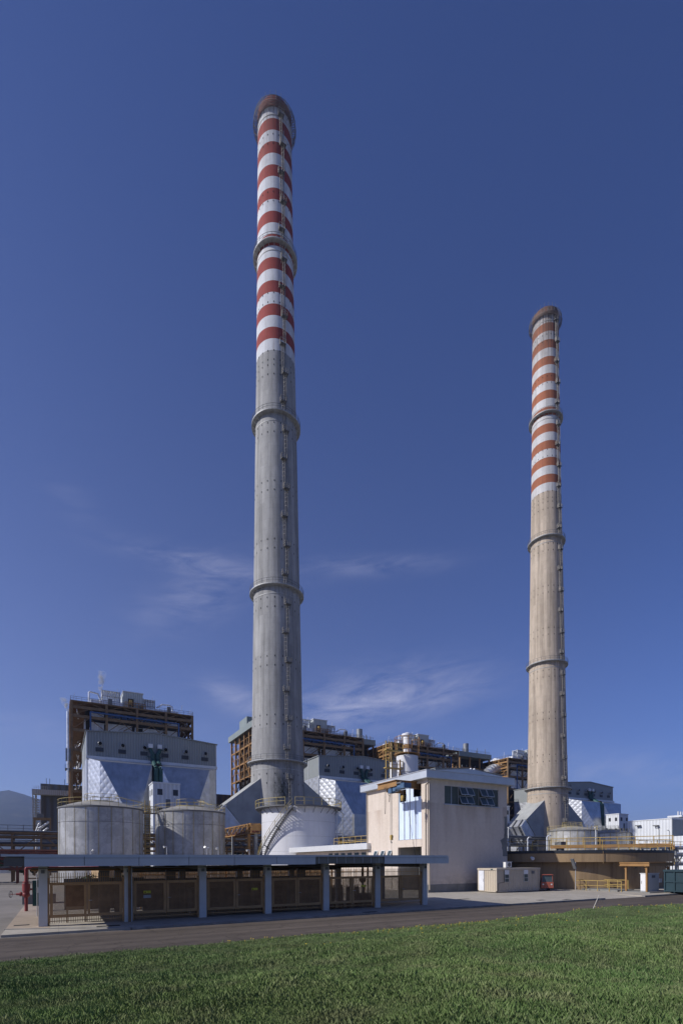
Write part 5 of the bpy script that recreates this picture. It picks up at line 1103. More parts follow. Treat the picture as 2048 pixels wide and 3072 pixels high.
x0, y0 = on_g(66, 2716, .124); t = thing('concrete_plinth', 'low grey concrete plinth behind the red standpipe', 'plinth', (x0, y0, .12)); b = MB(); b.box(x0, x0 + 2.3, y0 + .3, y0 + 2, .12, .8); b.build('block', K['plinth'], t); b = MB(); b.box(x0 - .02, x0 + 2.32, y0 + .28, y0 + 2.02, .8, .88); b.build('capping', K['kerb'], t)
px_, pz_ = on_y(73, 2660, y0 + 1)[0], 0; t = thing('rusty_valve_rack', 'brown steel rack with a small handwheel behind the red standpipe', 'valve rack', (x0 + .6, y0 + 1, .9)); b = MB()
for x in (.35, 1.6): b.box(x0 + x - .06, x0 + x + .06, y0 + .9, y0 + 1.05, .9, 2.9 if x < 1 else 2.2)
b.box(x0 + .3, x0 + 1.7, y0 + .9, y0 + 1.05, 2.1, 2.2); b.build('frame', K['brown'], t); b = MB(); b.tube((x0 + 1.2, y0 + .8, 1.9), (x0 + 1.2, y0 + .84, 1.9), .2, 12); b.tube((x0 + 1.2, y0 + .9, 1.0), (x0 + 1.2, y0 + .9, 1.9), .04, 6); b.build('handwheel', K['green'], t)

# ------------------------------------------------------------------ floodlights and lamp poles
def flood(px, py_top, D, label, hd, mt='alum'):
    x, y, z = at_d(px, py_top, D); t = thing('floodlight', label, 'floodlight', (x, y, .12), 'floodlights on poles'); b = MB(); b.tube((x, y, .12), (x, y, z), .035, 8); b.build('pole', K[mt], t)
    b = MB(); d = Vector((hd[0], hd[1], hd[2])).normalized(); c = Vector((x, y, z)) + d * .16
    b.tube(c, c + d * .14, .06, 12, .10); b.ball(c, .06, 10, 6); b.build('lamp_head', K['lamp'], t)
    b = MB(); b.bar((x, y, z), tuple(c), .035); b.build('bracket', K[mt], t); return t
flood(272, 2556, 46, 'small white floodlight in front of the leftmost tank above the shed', (.8, -.4, .5))
flood(500, 2540, 46, 'twin-looking white floodlight above the shed near the middle of the second tank', (-.8, -.3, -.2))
flood(620, 2546, 47, 'white floodlight above the shed, left one of the close pair', (-.6, -.4, .3)); flood(631, 2543, 47, 'white floodlight above the shed, right one of the close pair', (-.8, .2, -.3)); flood(655, 2543, 47, 'white floodlight above the shed just right of the close pair', (-.8, -.3, -.5))
flood(748, 2550, 46, 'white floodlight beside the orange post left of the white tank', (-.9, -.2, -.3))
flood(1852, 2494, 62, 'spotlight on a thin pole over the basin bridge, before the farther weathered tank', (.3, -.6, .1)) if False else None
def lamp_pole(px, py_top, D, label, arm, mt='pipeg', r_=.11):
    x, y, z = at_d(px, py_top, D); t = thing('lamp_pole', label, 'lamp pole', (x, y, .12), 'lamp poles'); b = MB(); b.tube((x, y, .12), (x, y, z), r_, 10, r_ * .7)
    P = [(x, y, z - .02), (x + arm * .35, y - .1, z + .28), (x + arm, y - .2, z + .3)]
    for p, q in zip(P[:-1], P[1:]): b.tube(p, q, r_ * .6, 8)
    b.build('pole', K[mt], t); b = MB(); b.box(x + arm - .25 * (1 if arm > 0 else -1) - .2, x + arm + .2, y - .3, y - .1, z + .2, z + .34); b.build('lamp_head', K['lamp'], t); return t
lamp_pole(1028, 2442, 84, 'grey lamp pole between the white tank and the pink crane house', -.9)
lamp_pole(1582, 2517, 96, 'thin silver pole nearer the crane house in front of the dark pipe rack', .5, 'silver', .16); lamp_pole(1640, 2512, 96, 'silver swan-neck pole left of the weathered tanks', .7, 'silver', .2)
lamp_pole(1786, 2490, 74, 'white pole with a lamp between the two weathered tanks', -.5, 'trim', .09); lamp_pole(1976, 2490, 66, 'grey pole with spotlights before the white warehouse', -.9, 'pipeg', .07); lamp_pole(2008, 2498, 72, 'thin lamp pole at the right end of the white warehouse wall', -1.1, 'pipeg', .06)
lamp_pole(1524, 2490, 70, 'white pole rising beside the right corner of the pink crane house', .2, 'trim', .09)

# ------------------------------------------------------------------ round terracotta basin with its bridge
bx, by = 59.3, 46.0; t = thing('settling_basin', 'round terracotta settling basin with an overhanging rim', 'settling basin', (bx, by, .12))
b = MB(); b.lathe(bx, by, [(12.05, .12), (12.05, 3.22)], 120); b.build('wall', K['terra'], t)
b = MB(); b.lathe(bx, by, [(12.0, 3.2), (12.9, 3.2), (12.9, 4.33), (12.6, 4.33), (12.6, 3.9), (11.9, 3.9)], 120, smooth=True); rg = b.build('rim', K['terra'], t)
b = MB(); b.lathe(bx, by, [(12.92, 4.2), (12.96, 4.2), (12.96, 4.52), (12.6, 4.52), (12.58, 4.34)], 120, smooth=False); b.build('coping', K['water'], rg)
b = MB(); b.disc(bx, by, 3.92, 12.0, 64); b.build('water_surface', K['water'], t)
b = MB(); b.rrail(bx, by, 12.8, 4.5, 1.15, 44, .05); b.build('railing', K['yellow'], t)
b = MB(); b.tube((bx - 12.98 * cos(1.0), by - 12.98 * sin(1.0), 3.0), (bx - 12.98 * cos(1.0), by - 12.98 * sin(1.0), 4.4), .03, 6); b.build('drain_cable', K['brown'], t)
t = thing('basin_bridge', 'ochre walkway bridge spanning from the basin centre to its rim', 'bridge', (bx, by, 5.0)); dv = Vector((.53, -.848, 0)); sd_ = Vector((.848, .53, 0)); c0 = Vector((bx, by, 0)) - dv * 1.2; c1 = c0 + dv * 14.0
b = MB()
for s in (-.6, .6): b.bar(c0 + sd_ * s + Vector((0, 0, 5.2)), c1 + sd_ * s + Vector((0, 0, 5.2)), .14, .40)
b.bar(c0 + Vector((0, 0, 5.4)), c1 + Vector((0, 0, 5.4)), 1.25, .05); b.bar(c1 - sd_ * .8 + Vector((0, 0, 4.95)), c1 + sd_ * .8 + Vector((0, 0, 4.95)), .3, .5); b.build('deck', K['orange'], t)
b = MB()
for s in (-.6, .6): b.rail(c0 + sd_ * s + Vector((0, 0, 5.42)), c1 + sd_ * s + Vector((0, 0, 5.42)), .95, 7, .045)
b.build('railing', K['yellow'], t)
b = MB(); b.tube((bx, by, 3.9), (bx, by, 5.2), .5, 14); b.box(bx - .5, bx + .5, by - .5, by + .5, 5.45, 5.9); b.build('drive_unit', K['boxgrey'], t)
b = MB(); b.box(c1.x - .35, c1.x + .35, c1.y - .35, c1.y + .35, 4.53, 4.95); b.build('end_carriage', K['railgrey'], t)
wx, wy = on_y(1592, 2579, 38.0); 
a = atan2(-.78, -.62); 
rr_ = ray(1592, 2579); kx, ky = rr_[0], rr_[1]; B_ = -(kx * bx + ky * by) / (kx * kx + ky * ky); t_ = -B_ - sqrt(B_ * B_ - (bx * bx + by * by - 12.95 ** 2) / (kx * kx + ky * ky)); lx, ly = kx * t_, ky * t_; t = thing('wall_lamp', 'small white wall lamp fixed to the basin rim above the red cart', 'lamp', (lx, ly, 3.6)); b = MB(); b.bar((lx, ly, 3.62), (lx - .18, ly - .28, 3.7), .05); b.build('bracket', K['alum'], t); b = MB(); b.tube((lx - .16, ly - .2, 3.72), (lx - .3, ly - .55, 3.6), .14, 12, .2); b.build('lamp_head', K['white'], t)
# tall panel lamp leaning by the pit
x, y = 50.6, 38.6; x = on_g(1726, 2672, .12)[0]; y = on_g(1726, 2672, .12)[1]; t = thing('panel_lamp', 'grey pole with a slanted floodlight panel before the terracotta wall', 'lamp pole', (x, y, .12)); b = MB(); b.tube((x, y, .12), (x, y, 3.2), .045, 8); b.bar((x, y, 3.15), (x - .35, y, 2.75), .05); b.build('pole', K['alum'], t); b = MB(); b.bar((x - .72, y - .1, 3.55), (x - .2, y - .1, 2.5), .34, .14); b.build('lamp_panel', K['boxgrey'], t)

# ------------------------------------------------------------------ site office container with its air conditioner
cx0, cx1, cy0, cy1 = 38.8, 45.05, 37.6, 40.15; t = thing('office_container', 'beige ribbed site office container in front of the pink crane house', 'container', (cx0, cy0, .12))
b = MB(); zb, zt = .26, 2.62
def ribbed(p, q, nrm, pitch=.34):
    p = Vector(p); q = Vector(q); L = (q - p).length; d = (q - p) / L; nr = Vector(nrm); k = max(1, round(L / pitch)); ps = []
    for i in range(k):
        u = L * i / k; w_ = L / k
        for f_, o_ in ((0, 0), (.16, .045), (.34, .045), (.5, 0)): ps.append(p + d * (u + w_ * f_) + nr * o_)
    ps.append(q); n_ = len(ps)
    b.add([(v.x, v.y, zb) for v in ps] + [(v.x, v.y, zt - .2) for v in ps], [(i, i + 1, i + 1 + n_, i + n_) for i in range(n_ - 1)])
ribbed((cx0, cy0, 0), (cx1, cy0, 0), (0, -1, 0)); ribbed((cx0, cy1, 0), (cx0, cy0, 0), (-1, 0, 0)); ribbed((cx1, cy0, 0), (cx1, cy1, 0), (1, 0, 0)); ribbed((cx1, cy1, 0), (cx0, cy1, 0), (0, 1, 0)); wl = b.build('wall', K['cont'], t)
b = MB(); b.box(cx0 - .09, cx1 + .09, cy0 - .09, cy1 + .09, zt - .2, zt); b.build('roof', K['cont'], t)
b = MB()
for x in (cx0 + .02, cx1 - .02):
    for y in (cy0 + .02, cy1 - .02): b.box(x - .08, x + .08, y - .08, y + .08, zb - .06, zt - .21)
b.box(cx0 - .06, cx1 + .06, cy0 - .06, cy1 + .06, zb - .07, zb + .03); b.build('corner_post', K['cont'], wl)
b = MB()
for x in (cx0 + .6, 41.5, cx1 - .6): b.box(x - .25, x + .25, cy0 + .1, cy1 - .1, .12, .185)
b.build('skid', K['boxgrey'], t)
for x in (40.15, 42.95):
    b = MB(); b.box(x - .26, x + .26, cy0 - .085, cy0 + .0, 1.22, 1.95); w_ = b.build('window', K['glass'], t)
    b = MB(); b.box(x - .30, x - .26, cy0 - .1, cy0, 1.18, 1.99); b.box(x + .26, x + .30, cy0 - .1, cy0, 1.18, 1.99)
    for z in (1.2, 1.58, 1.97): b.box(x - .26, x + .26, cy0 - .1, cy0 - .0, z - .025, z + .025)
    b.build('frame', K['alum'], w_)
    b = MB(); b.box(x - .30, x + .30, cy0 - .1, cy0, 2.0, 2.41); b.build('shutter_box', K['white'], w_)
b = MB(); b.box(cx0 - .09, cx0 - .0, cy1 - .85, cy1 - .12, .3, 2.36); b.build('door', K['contw'], t)
b = MB(); b.tube((cx0 - .12, cy1 - .78, 1.2), (cx0 - .12, cy1 - .78, 1.5), .02, 6); b.build('door_handle', K['alum'], t)
b = MB(); b.box(cx1 - 1.2, cx1 - .8, cy0 - .075, cy0 - .05, 2.0, 2.3); b.build('vent', K['boxgrey'], t)
b = MB(); b.path([(39.8, cy0 - .08, 2.4), (39.8, cy0 - .08, 1.2), (38.95, cy0 - .08, 1.1), (38.95, cy0 - .08, .3)], .018, 6); b.build('cable', K['black'], t)
b = MB(); b.box(cx0 - .12, cx0 - .095, cy0 + .45, cy0 + .72, 2.46, 2.56); b.build('plate', K['green'], t)
x, y, _ = at_d(1522, 2600, 54); t = thing('air_conditioner', 'white air conditioner unit standing on the beige container roof', 'air conditioner', (x, y, 2.62)); b = MB(); b.box(x - .42, x + .42, y - .15, y + .2, 2.7, 3.24); b.build('case', K['acw'], t)
b = MB(); b.tube((x + .1, y - .16, 2.97), (x + .1, y - .151, 2.97), .23, 20); b.build('fan_grille', K['boxgrey'], t)
b = MB()
for xx in (-.36, .36): b.box(x + xx - .04, x + xx + .04, y - .12, y + .18, 2.622, 2.699)
b.box(x - .5, x + 1.0, y + .25, y + .3, 3.26, 3.3); b.build('bracket', K['alum'], t)

# ------------------------------------------------------------------ small red three-wheeler with its driver
x, y = on_g(1637, 2673, .124); t = thing('three_wheel_cart', 'small orange-red three-wheeled works cart behind the container', 'cart', (x, y, .12))
hd = radians(-38); 
def L3(u, v, z): return (x + u * cos(hd) - v * sin(hd), y + u * sin(hd) + v * cos(hd), .12 + z)
def lbox(b, u0, u1, v0, v1, z0, z1, tp=0):
    vs_ = [L3(u0, v0, z0), L3(u1, v0, z0), L3(u1, v1, z0), L3(u0, v1, z0), L3(u0 + tp, v0 + tp, z1), L3(u1 - tp, v0 + tp, z1), L3(u1 - tp, v1 - tp, z1), L3(u0 + tp, v1 - tp, z1)]
    return b.add(vs_, [(0, 3, 2, 1), (4, 5, 6, 7), (0, 1, 5, 4), (1, 2, 6, 5), (2, 3, 7, 6), (3, 0, 4, 7)])
b = MB(); lbox(b, -.62, .62, -.65, -.55, .34, .98); lbox(b, -.62, -.56, -.55, .7, .34, .8); lbox(b, .56, .62, -.55, .7, .34, .8); lbox(b, -.62, .62, -.6, 1.6, .30, .40); lbox(b, -.58, .58, .7, 1.6, .40, .85); b.build('body', K['cartred'], t)
b = MB()
for u in (-.57, .57):
    for v in (-.58, .65): b.bar(L3(u, v, .8), L3(u * .94, v, 1.72), .05)
lbox(b, -.62, .62, -.68, .75, 1.72, 1.78, .04); b.build('roof_frame', K['cartred'], t)
b = MB(); b.add([L3(-.54, -.6, .99), L3(.54, -.6, .99), L3(.5, -.56, 1.7), L3(-.5, -.56, 1.7)], [(0, 1, 2, 3)]); b.build('windscreen', K['glassb'], t)
for (u, v) in ((0.0, -.5), (-.55, 1.1), (.55, 1.1)):
    b = MB(); b.tube(L3(u - .07, v, .2), L3(u + .07, v, .2), .2, 16); wh = b.build('wheel', K['black'], t); b = MB(); b.tube(L3(u - .075, v, .2), L3(u + .075, v, .2), .1, 12); b.build('rim', K['alum'], wh)
b = MB()
for u in (-.42, .42): b.tube(L3(u, -.67, .72), L3(u, -.64, .72), .085, 12)
b.build('headlight', K['lamp'], t)
b = MB(); lbox(b, -.5, .5, .35, .68, .40, .72); lbox(b, -.5, .5, .66, .74, .72, 1.15); b.build('bench_seat', K['black'], t)
# driver: one skinned body, seated, hands on the bar
def person(base, label):
    V_ = {}; vs_ = []; rad_ = []; es = []
    def v(n_, u, w_, z, r_, par=None):
        V_[n_] = len(vs_); vs_.append(L3(u, w_, z)); rad_.append(r_)
        if par: es.append((V_[par], V_[n_]))
    u = base; v('pelvis', u, .46, .86, .15); v('waist', u, .48, 1.0, .145, 'pelvis'); v('chest', u, .47, 1.22, .165, 'waist'); v('neckb', u, .45, 1.38, .09, 'chest'); v('neck', u, .43, 1.45, .058, 'neckb'); v('headl', u, .41, 1.54, .092, 'neck'); v('headm', u, .41, 1.60, .098, 'headl'); v('headt', u, .42, 1.67, .075, 'headm')
    for s, n_ in ((-1, 'l'), (1, 'r')):
        v('sh' + n_, u + s * .19, .45, 1.33, .07, 'chest'); v('el' + n_, u + s * .25, .22, 1.10, .05, 'sh' + n_); v('wr' + n_, u + s * .2, -.04, 1.12, .034, 'el' + n_); v('pm' + n_, u + s * .19, -.11, 1.13, .036, 'wr' + n_)
        for k, (o_, ln_) in enumerate(((-.03, .055), (-.01, .065), (.01, .06), (.03, .05))): v('f%d%s' % (k, n_), u + s * .19 + o_, -.155, 1.125, .010, 'pm' + n_); v('g%d%s' % (k, n_), u + s * .19 + o_, -.165, 1.125 - ln_ * .6, .009, 'f%d%s' % (k, n_))
        v('th' + n_, u + s * .15, -.13, 1.10, .011, 'pm' + n_)
        v('hip' + n_, u + s * .1, .42, .82, .105, 'pelvis'); v('kn' + n_, u + s * .13, .02, .80, .075, 'hip' + n_); v('an' + n_, u + s * .12, -.1, .46, .048, 'kn' + n_); v('to' + n_, u + s * .13, -.26, .43, .042, 'an' + n_)
    me_ = bpy.data.meshes.new('person'); o_ = ORG_P = L3(u, .46, .72); me_.from_pydata([tuple(Vector(p) - Vector(o_)) for p in vs_], es, [])
    ob = bpy.data.objects.new('person', me_); C.objects.link(ob); ob.location = o_; ORG[ob] = o_
    ob.modifiers.new('skin', 'SKIN'); 
    if not me_.skin_vertices: me_.attributes.new('skin', 'FLOAT', 'POINT') if False else None
    for i, r_ in enumerate(rad_):
        if me_.skin_vertices: me_.skin_vertices[0].data[i].radius = (r_, r_ * .85 if i in (V_['chest'], V_['waist']) else r_); me_.skin_vertices[0].data[i].use_root = (i == 0)
    s_ = ob.modifiers.new('sub', 'SUBSURF'); s_.levels = 1; s_.render_levels = 2; me_.materials.append(K['cloth'])
    tag(ob, label, 'person')
    hc = Vector(L3(u, .405, 1.60)); b = MB(); b.ball(tuple(hc), .102, 14, 10, 1.2)
    fx = Vector(L3(0, -1, 0)) - Vector(L3(0, 0, 0)); sx_ = Vector(L3(1, 0, 0)) - Vector(L3(0, 0, 0))
    b.ball(tuple(hc + fx * .105 + Vector((0, 0, -.01))), .018, 8, 5)
    for s in (-1, 1): b.ball(tuple(hc + sx_ * s * .1), .022, 8, 5, 1.4)
    b.build('face', K['skin'], ob)
    b = MB()
    for s in (-1, 1): b.ball(tuple(hc + fx * .094 + sx_ * s * .036 + Vector((0, 0, .018))), .012, 8, 5)
    b.bar(hc + fx * .098 - sx_ * .026 + Vector((0, 0, -.055)), hc + fx * .098 + sx_ * .026 + Vector((0, 0, -.055)), .008); b.build('eyes_and_mouth', K['hair'], ob)
    b = MB(); hh = hc - fx * .014 + Vector((0, 0, .034)); b.ball(tuple(hh), .106, 14, 9, 1.05); b.build('hair', K['hair'], ob)
    for s in (-1, 1):
        b = MB(); pm = Vector(L3(u + s * .19, -.12, 1.13)); b.ball(tuple(pm), .043, 10, 6); b.build('hand', K['skin'], ob)
    return ob
person(-.22, 'driver in blue workwear seated in the small red cart')

# ------------------------------------------------------------------ pit railing, ochre portal, cabinet, green skip
t = thing('pit_railing', 'yellow pipe railing round the pit before the terracotta basin', 'railing', (49.8, 36, .12)); b = MB()
PA, PB_, PC = Vector((49.6, 36.6, .12)), Vector((50.5, 31.9, .12)), Vector((53.4, 36.4, .12)); b.rail(PA, PB_, 1.1, 4, .055); b.build('near_rail', K['yellow'], t); b = MB(); b.rail(PA + Vector((3.2, .6, 0)), PB_ + Vector((3.4, 1.4, 0)), 1.1, 4, .07); b.build('far_rail', K['yellow'], t); b = MB(); b.rail(PA, PA + Vector((3.2, .6, 0)), 1.1, 3, .07); b.build('end_rail', K['brown'], t)
b = MB(); b.box(50.3, 53.2, 32.2, 36.3, .122, .30); tag(b.build('pit_slab', K['plinth'], None, (50.3, 32.2, .12)), 'low concrete slab inside the yellow pit railing', 'slab')
t = thing('portal_frame', 'ochre steel portal frame over the white cabinet', 'portal frame', (51.0, 29.6, .12)); pts = [(51.0, 29.6), (51.0, 31.7), (55.0, 29.7), (55.2, 31.9)]
for (x, y) in pts: b = MB(); b.box(x - .085, x + .085, y - .085, y + .085, .2, 2.75); b.bar((x, y + .35, 2.72), (x, y, 2.4), .06); b.build('post', K['orange'], t)
b = MB(); b.box(50.72, 50.9, 29.2, 32.2, 2.76, 3.12); b.box(55.2, 55.36, 29.4, 32.2, 2.76, 3.12); b.box(50.9, 55.2, 29.35, 29.5, 2.78, 3.08); b.box(50.9, 55.2, 32.0, 32.15, 2.78, 3.08); b.box(50.66, 50.719, 29.15, 32.25, 2.78, 2.84); b.box(50.66, 50.719, 29.15, 32.25, 3.06, 3.12); b.build('beam', K['orange'], t)
b = MB(); b.box(50.75, 55.4, 29.25, 32.25, 3.125, 3.17); b.build('roof', K['orange'], t)
b = MB(); b.tube((52.4, 31.6, 2.62), (53.2, 32.0, 2.62), .12, 10); b.build('strip_lamp', K['boxgrey'], t)
b = MB(); b.box(50.6, 55.6, 29.1, 32.3, .121, .22); b.build('base_slab', K['plinth'], t)
t = thing('white_cabinet', 'white box cabinet standing under the ochre portal frame', 'cabinet', (51.5, 29.8, .2)); b = MB(); b.box(51.45, 53.35, 29.75, 30.5, .22, 2.02); b.build('body', K['fascia'], t); b = MB(); b.box(51.4, 51.449, 29.8, 30.45, .3, 1.98); b.build('door', K['white'], t); b = MB(); b.box(51.40, 53.4, 29.7, 30.55, 2.02, 2.07); b.build('top', K['white'], t); b = MB(); b.tube((51.385, 30.35, 1.0), (51.385, 30.35, 1.3), .02, 6); b.build('handle', K['boxgrey'], t); b = MB(); b.box(52.1, 52.7, 29.735, 29.749, 1.6, 1.85); b.build('vent', K['boxgrey'], t); b = MB(); b.box(53.36, 53.72, 29.65, 29.95, 1.1, 1.5); b.build('side_box', K['white'], t)
t = thing('green_skip', 'large dark green ribbed steel skip at the right edge', 'skip', (55.6, 29.0, .12)); xa, ya = on_g(1992, 2680, .12); L_ = 6.5; W_ = 2.3
b = MB(); b.box(xa, xa + W_, ya - L_, ya, .3, 2.35); b.build('body', K['greenc'], t); b = MB()
for i in range(8): y = ya - .08 - i * .9; b.box(xa - .1, xa - .001, y - .06, y + .06, .22, 2.26)
b.box(xa - .14, xa - .101, ya - L_ - .1, ya + .05, 2.24, 2.42); b.box(xa - .09, xa - .003, ya - L_, ya, 1.2, 1.3); b.box(xa - .09, xa - .003, ya - L_, ya, .3, .42); b.build('rib', K['greenc'], t); b = MB()
b.box(xa - .05, xa + W_ + .05, ya - L_ - .06, ya + .06, 2.355, 2.43); b.build('rim', K['greenc'], t); b = MB()
for y in (ya - .6, ya - L_ + .6): b.tube((xa + .1, y, .21), (xa + W_ - .1, y, .21), .09, 8)
b.build('roller', K['black'], t)

# ------------------------------------------------------------------ white warehouse far right
t = thing('warehouse', 'white ribbed warehouse with two wall canopies at far right', 'building', (150, 80, .12))
X0, Yn, Yf = 150, 80.1, 92.6; b = MB(); b.box(X0, X0 + 40, Yn, Yf, .12, 14.9); b.build('wall', K['whitew'], t)
b = MB(); b.box(X0 + .05, X0 + 41, Yn - .15, Yn - .001, 10.0, 14.7); b.build('front_sheeting', K['clad'], t)
b = MB(); b.box(X0 - .12, X0 + 40, Yn - .1, Yf + .1, 14.9, 15.15); b.build('roof_edge', K['trim'], t)
b = MB(); b.box(X0 + .2, X0 + 40, Yn - 9, Yn - .2, .12, 10.0); b.box(X0 + 2.2, X0 + 2.3, Yn - 5, Yn - 4, 5.5, 6.3); b.build('lean_to', K['whitew'], t)
for (p, q) in ((1910, 1923), (1963, 1977)):
    ya = on_x(p, 2480, X0)[0]; yb = on_x(q, 2480, X0)[0]; z = on_x(q, 2480, X0)[1]; b = MB(); b.box(X0 - 1.0, X0 - .001, min(ya, yb), max(ya, yb), z + .15, z + .42); b.build('wall_canopy', K['boxgrey'], t)
b = MB()
for k in range(5): b.tube((X0 + 11 + k * 1.4, Yn + 4, 14.9), (X0 + 11 + k * 1.4, Yn + 4, 17.8), .22, 8)
b.box(X0 + 9, X0 + 20, Yn + 2, Yn + 6, 16, 16.5); b.build('roof_plant', K['silver'], t)

# ------------------------------------------------------------------ far left: fence, car, trees
fx0, fy0 = on_g(-60, 2622); fx1, fy1 = on_g(36, 2621); t = thing('palisade_fence', 'white palisade fence far off at the left edge', 'fence', (fx0, fy0, 0)); b = MB(); n = 46; p = Vector((fx0, fy0, 0)); q = Vector((fx1, fy1, 0))
for i in range(n + 1): a = p.lerp(q, i / n); b.bar(a, a + Vector((0, 0, 1.7)), .16)
for z in (.4, 1.4): b.bar(p + Vector((0, 0, z)), q + Vector((0, 0, z)), .1)
b.build('palings', K['trim'], t)
x, y = on_g(25, 2617); t = thing('parked_car', 'tiny white car parked beyond the white fence', 'car', (x, y, 0)); b = MB(); b.prism_y([(x - 2.1, .35), (x + 2.1, .35), (x + 2.1, .85), (x + 1.3, .95), (x + .8, 1.45), (x - 1.2, 1.45), (x - 1.9, .95), (x - 2.1, .9)], y - .85, y + .85); b.build('body', K['palecar'], t); b = MB(); b.prism_y([(x + 1.15, .98), (x + .72, 1.38), (x - 1.1, 1.38), (x - 1.7, .98)], y - .87, y + .87); b.build('window', K['glass'], t)
for u in (-1.3, 1.3):
    for s in (-.8, .8): b = MB(); b.tube((x + u, y + s - .1, .32), (x + u, y + s + .1, .32), .32, 14); b.build('wheel', K['black'], t)
def far_tree(px, py, top, D, wpx, label, m_, seed):
    rr = random.Random(seed); x, y, _ = at_d(px, py, D); zt = at_d(px, top, D)[2]; r_ = wpx / FPX * D / 2; t = thing('tree', label, 'tree', (x, y, 0), 'trees beyond the yard at left'); b = MB()
    for k in range(16): a = rr.uniform(0, 6.3); d = r_ * rr.uniform(0, .85); leaf_clump(b, (x + d * cos(a), y + d * sin(a), zt * rr.uniform(.3, .9)), r_ * .38, r_ * .38, zt * .16, 110, .32, rr)
    b.build('crown', m_, t); b = MB(); b.tube((x, y, 0), (x, y, zt * .5), .25, 8, .12)
    for k in range(4): a = k * 1.6; b.tube((x, y, zt * .35), (x + r_ * .6 * cos(a), y + r_ * .6 * sin(a), zt * .7), .12, 6, .05)
    b.build('trunk', K['bark'], t)
for (px, top, D, wd, lb, m_) in ((6, 2570, 175, 38, 'dark tree at the very left edge behind the white fence', 'leafd'), (34, 2578, 168, 34, 'rounded dark tree just left of the shed roof end', 'leafd'), (52, 2590, 150, 26, 'pale green bush right under the shed roof end', 'leafl'), (72, 2594, 140, 30, 'dark bush behind the red standpipe', 'leafd'), (100, 2594, 142, 30, 'dark bush between the standpipe and the first pillar', 'leafd'), (-30, 2568, 175, 44, 'dark tree cut by the left edge of the frame', 'leafd')): far_tree(px, 2600, top, D, wd, lb, K[m_], int(px) + 50)
# leaning stake and bare twig in the grass verge
x, y = on_g(1773, 2752, .05); z0 = mound(x, y) - .05; t = thing('leaning_stake', 'thin pale stake leaning in the grass verge', 'stake', (x, y, z0)); b = MB(); tip = Vector((x, y, z0)) + Vector((.41, -.22, 1.08)); b.tube((x, y, z0), tuple(tip), .030, 7, .018); b.build('stick', K['silverb'], t); b = MB(); m_ = Vector((x, y, z0)).lerp(tip, .35); P = [m_, m_ + Vector((.22, -.1, .38)), m_ + Vector((.34, -.18, .48)), m_ + Vector((.62, -.36, .1))]
for p, q in zip(P[:-1], P[1:]): b.tube(p, q, .011, 5)
b.build('bent_twig', K['boxgrey'], t)
for o in [q for q in bpy.data.objects if q.parent is not None and False]: pass

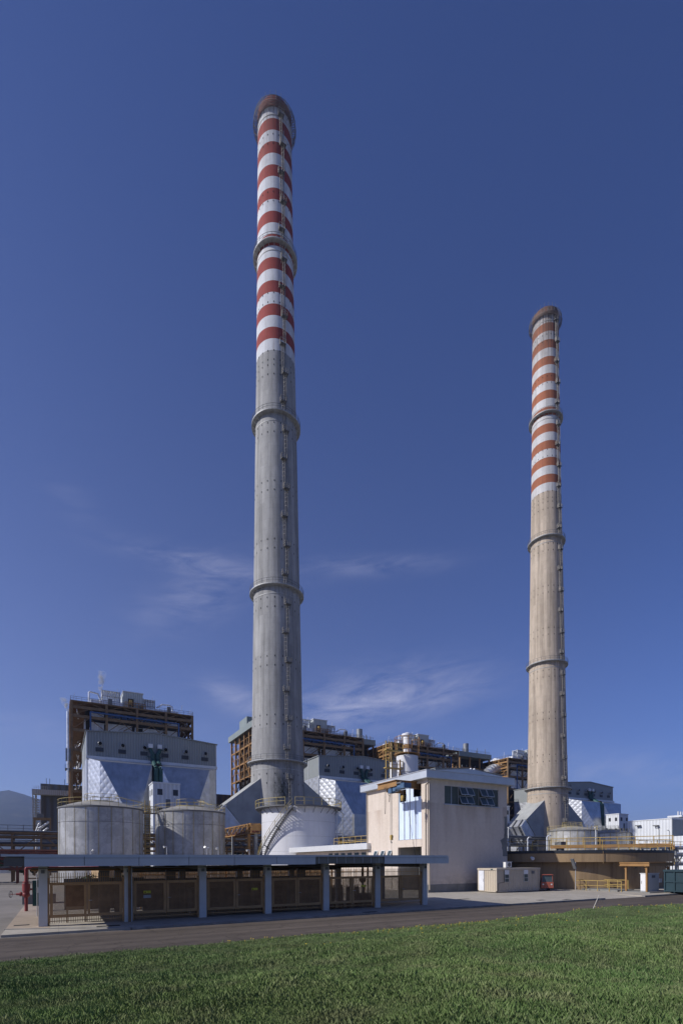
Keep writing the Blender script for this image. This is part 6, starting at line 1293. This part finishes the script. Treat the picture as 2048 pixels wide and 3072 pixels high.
# ------------------------------------------------------------------ steam at the left boiler and the air itself
def steam(px, py0, py1, D, r0, r1, lean, seed, label, dens):
    x, y, z0 = at_d(px, py1, D); z1 = at_d(px, py0, D)[2]; b = MB(); rr = random.Random(seed); vs_ = []; nn = 14; ml = 12; fs_ = []
    for j in range(ml + 1):
        u = j / ml; rr_ = (r0 + (r1 - r0) * u) * (1 if 0 < j < ml else .3)
        for i in range(nn):
            a = 2 * pi * i / nn; k = 1 + .3 * sin(3 * a + j * 1.3 + seed) + .2 * sin(5 * a - j * 2.1); vs_.append((x + lean * u + rr_ * k * cos(a), y + rr_ * k * sin(a), z0 + (z1 - z0) * u))
    fs_ = [(j * nn + i, j * nn + (i + 1) % nn, (j + 1) * nn + (i + 1) % nn, (j + 1) * nn + i) for j in range(ml) for i in range(nn)] + [tuple(reversed(range(nn))), tuple(range(ml * nn, ml * nn + nn))]
    m_ = bpy.data.materials.new('steam_' + str(seed)); m_.use_nodes = True; T = m_.node_tree; T.nodes.clear(); o_ = T.nodes.new('ShaderNodeOutputMaterial'); v_ = T.nodes.new('ShaderNodeVolumePrincipled'); T.links.new(v_.outputs[0], o_.inputs['Volume']); v_.inputs['Color'].default_value = (.95, .95, .95, 1)
    tc_ = T.nodes.new('ShaderNodeTexCoord'); nz_ = T.nodes.new('ShaderNodeTexNoise'); nz_.inputs['Scale'].default_value = .8; nz_.inputs['Detail'].default_value = 4; T.links.new(tc_.outputs['Object'], nz_.inputs['Vector']); mr = T.nodes.new('ShaderNodeMapRange'); mr.inputs[1].default_value = .42; mr.inputs[2].default_value = .68; mr.inputs[3].default_value = 0; mr.inputs[4].default_value = dens; T.links.new(nz_.outputs[0], mr.inputs[0])
    sp_ = T.nodes.new('ShaderNodeSeparateXYZ'); T.links.new(tc_.outputs['Object'], sp_.inputs[0]); H_ = z1 - z0
    def mm(op, a_, b_):
        q = T.nodes.new('ShaderNodeMath'); q.operation = op
        for i_, k_ in enumerate((a_, b_)):
            if isinstance(k_, (int, float)): q.inputs[i_].default_value = k_
            else: T.links.new(k_, q.inputs[i_])
        return q.outputs[0]
    ax = mm('SUBTRACT', sp_.outputs[0], mm('MULTIPLY', sp_.outputs[2], lean / H_)); rr2 = mm('SQRT', mm('ADD', mm('MULTIPLY', ax, ax), mm('MULTIPLY', sp_.outputs[1], sp_.outputs[1])), 0.0)
    R_ = mm('ADD', mm('MULTIPLY', sp_.outputs[2], (r1 - r0) / H_), r0); fl = mm('MAXIMUM', mm('SUBTRACT', 1.0, mm('DIVIDE', rr2, R_)), 0.0); fd = mm('MAXIMUM', mm('SUBTRACT', 1.0, mm('DIVIDE', sp_.outputs[2], H_)), 0.0)
    T.links.new(mm('MULTIPLY', mm('MULTIPLY', mr.outputs[0], fl), mm('POWER', fd, .6)), v_.inputs['Density'])
    b.add(vs_, fs_); o = b.build('steam', m_, None, (x, y, z0)); o['kind'] = 'stuff'; o['label'] = label; return o
steam(300, 2012, 2076, 152, .6, 1.6, .6, 1, 'thin white steam plume above the roof pipes of the left boiler house', 4.5)
steam(208, 2096, 2142, 150, .5, 1.6, -1.6, 2, 'drifting wisp of steam off the left corner of the boiler house', 4.0)
b = MB(); b.box(-7200, 7200, -7200, 7200, -3, 640); m_ = bpy.data.materials.new('haze'); m_.use_nodes = True; T = m_.node_tree; T.nodes.clear(); o_ = T.nodes.new('ShaderNodeOutputMaterial'); v_ = T.nodes.new('ShaderNodeVolumePrincipled'); v_.inputs['Color'].default_value = (.46, .60, 1.0, 1); v_.inputs['Density'].default_value = HAZE; v_.inputs['Anisotropy'].default_value = .1; T.links.new(v_.outputs[0], o_.inputs['Volume'])
try: m_.cycles.homogeneous_volume = True
except Exception: pass
hz = b.build('haze', m_, None, (0, 0, 0)); hz['kind'] = 'stuff'; hz.display_type = 'WIRE'
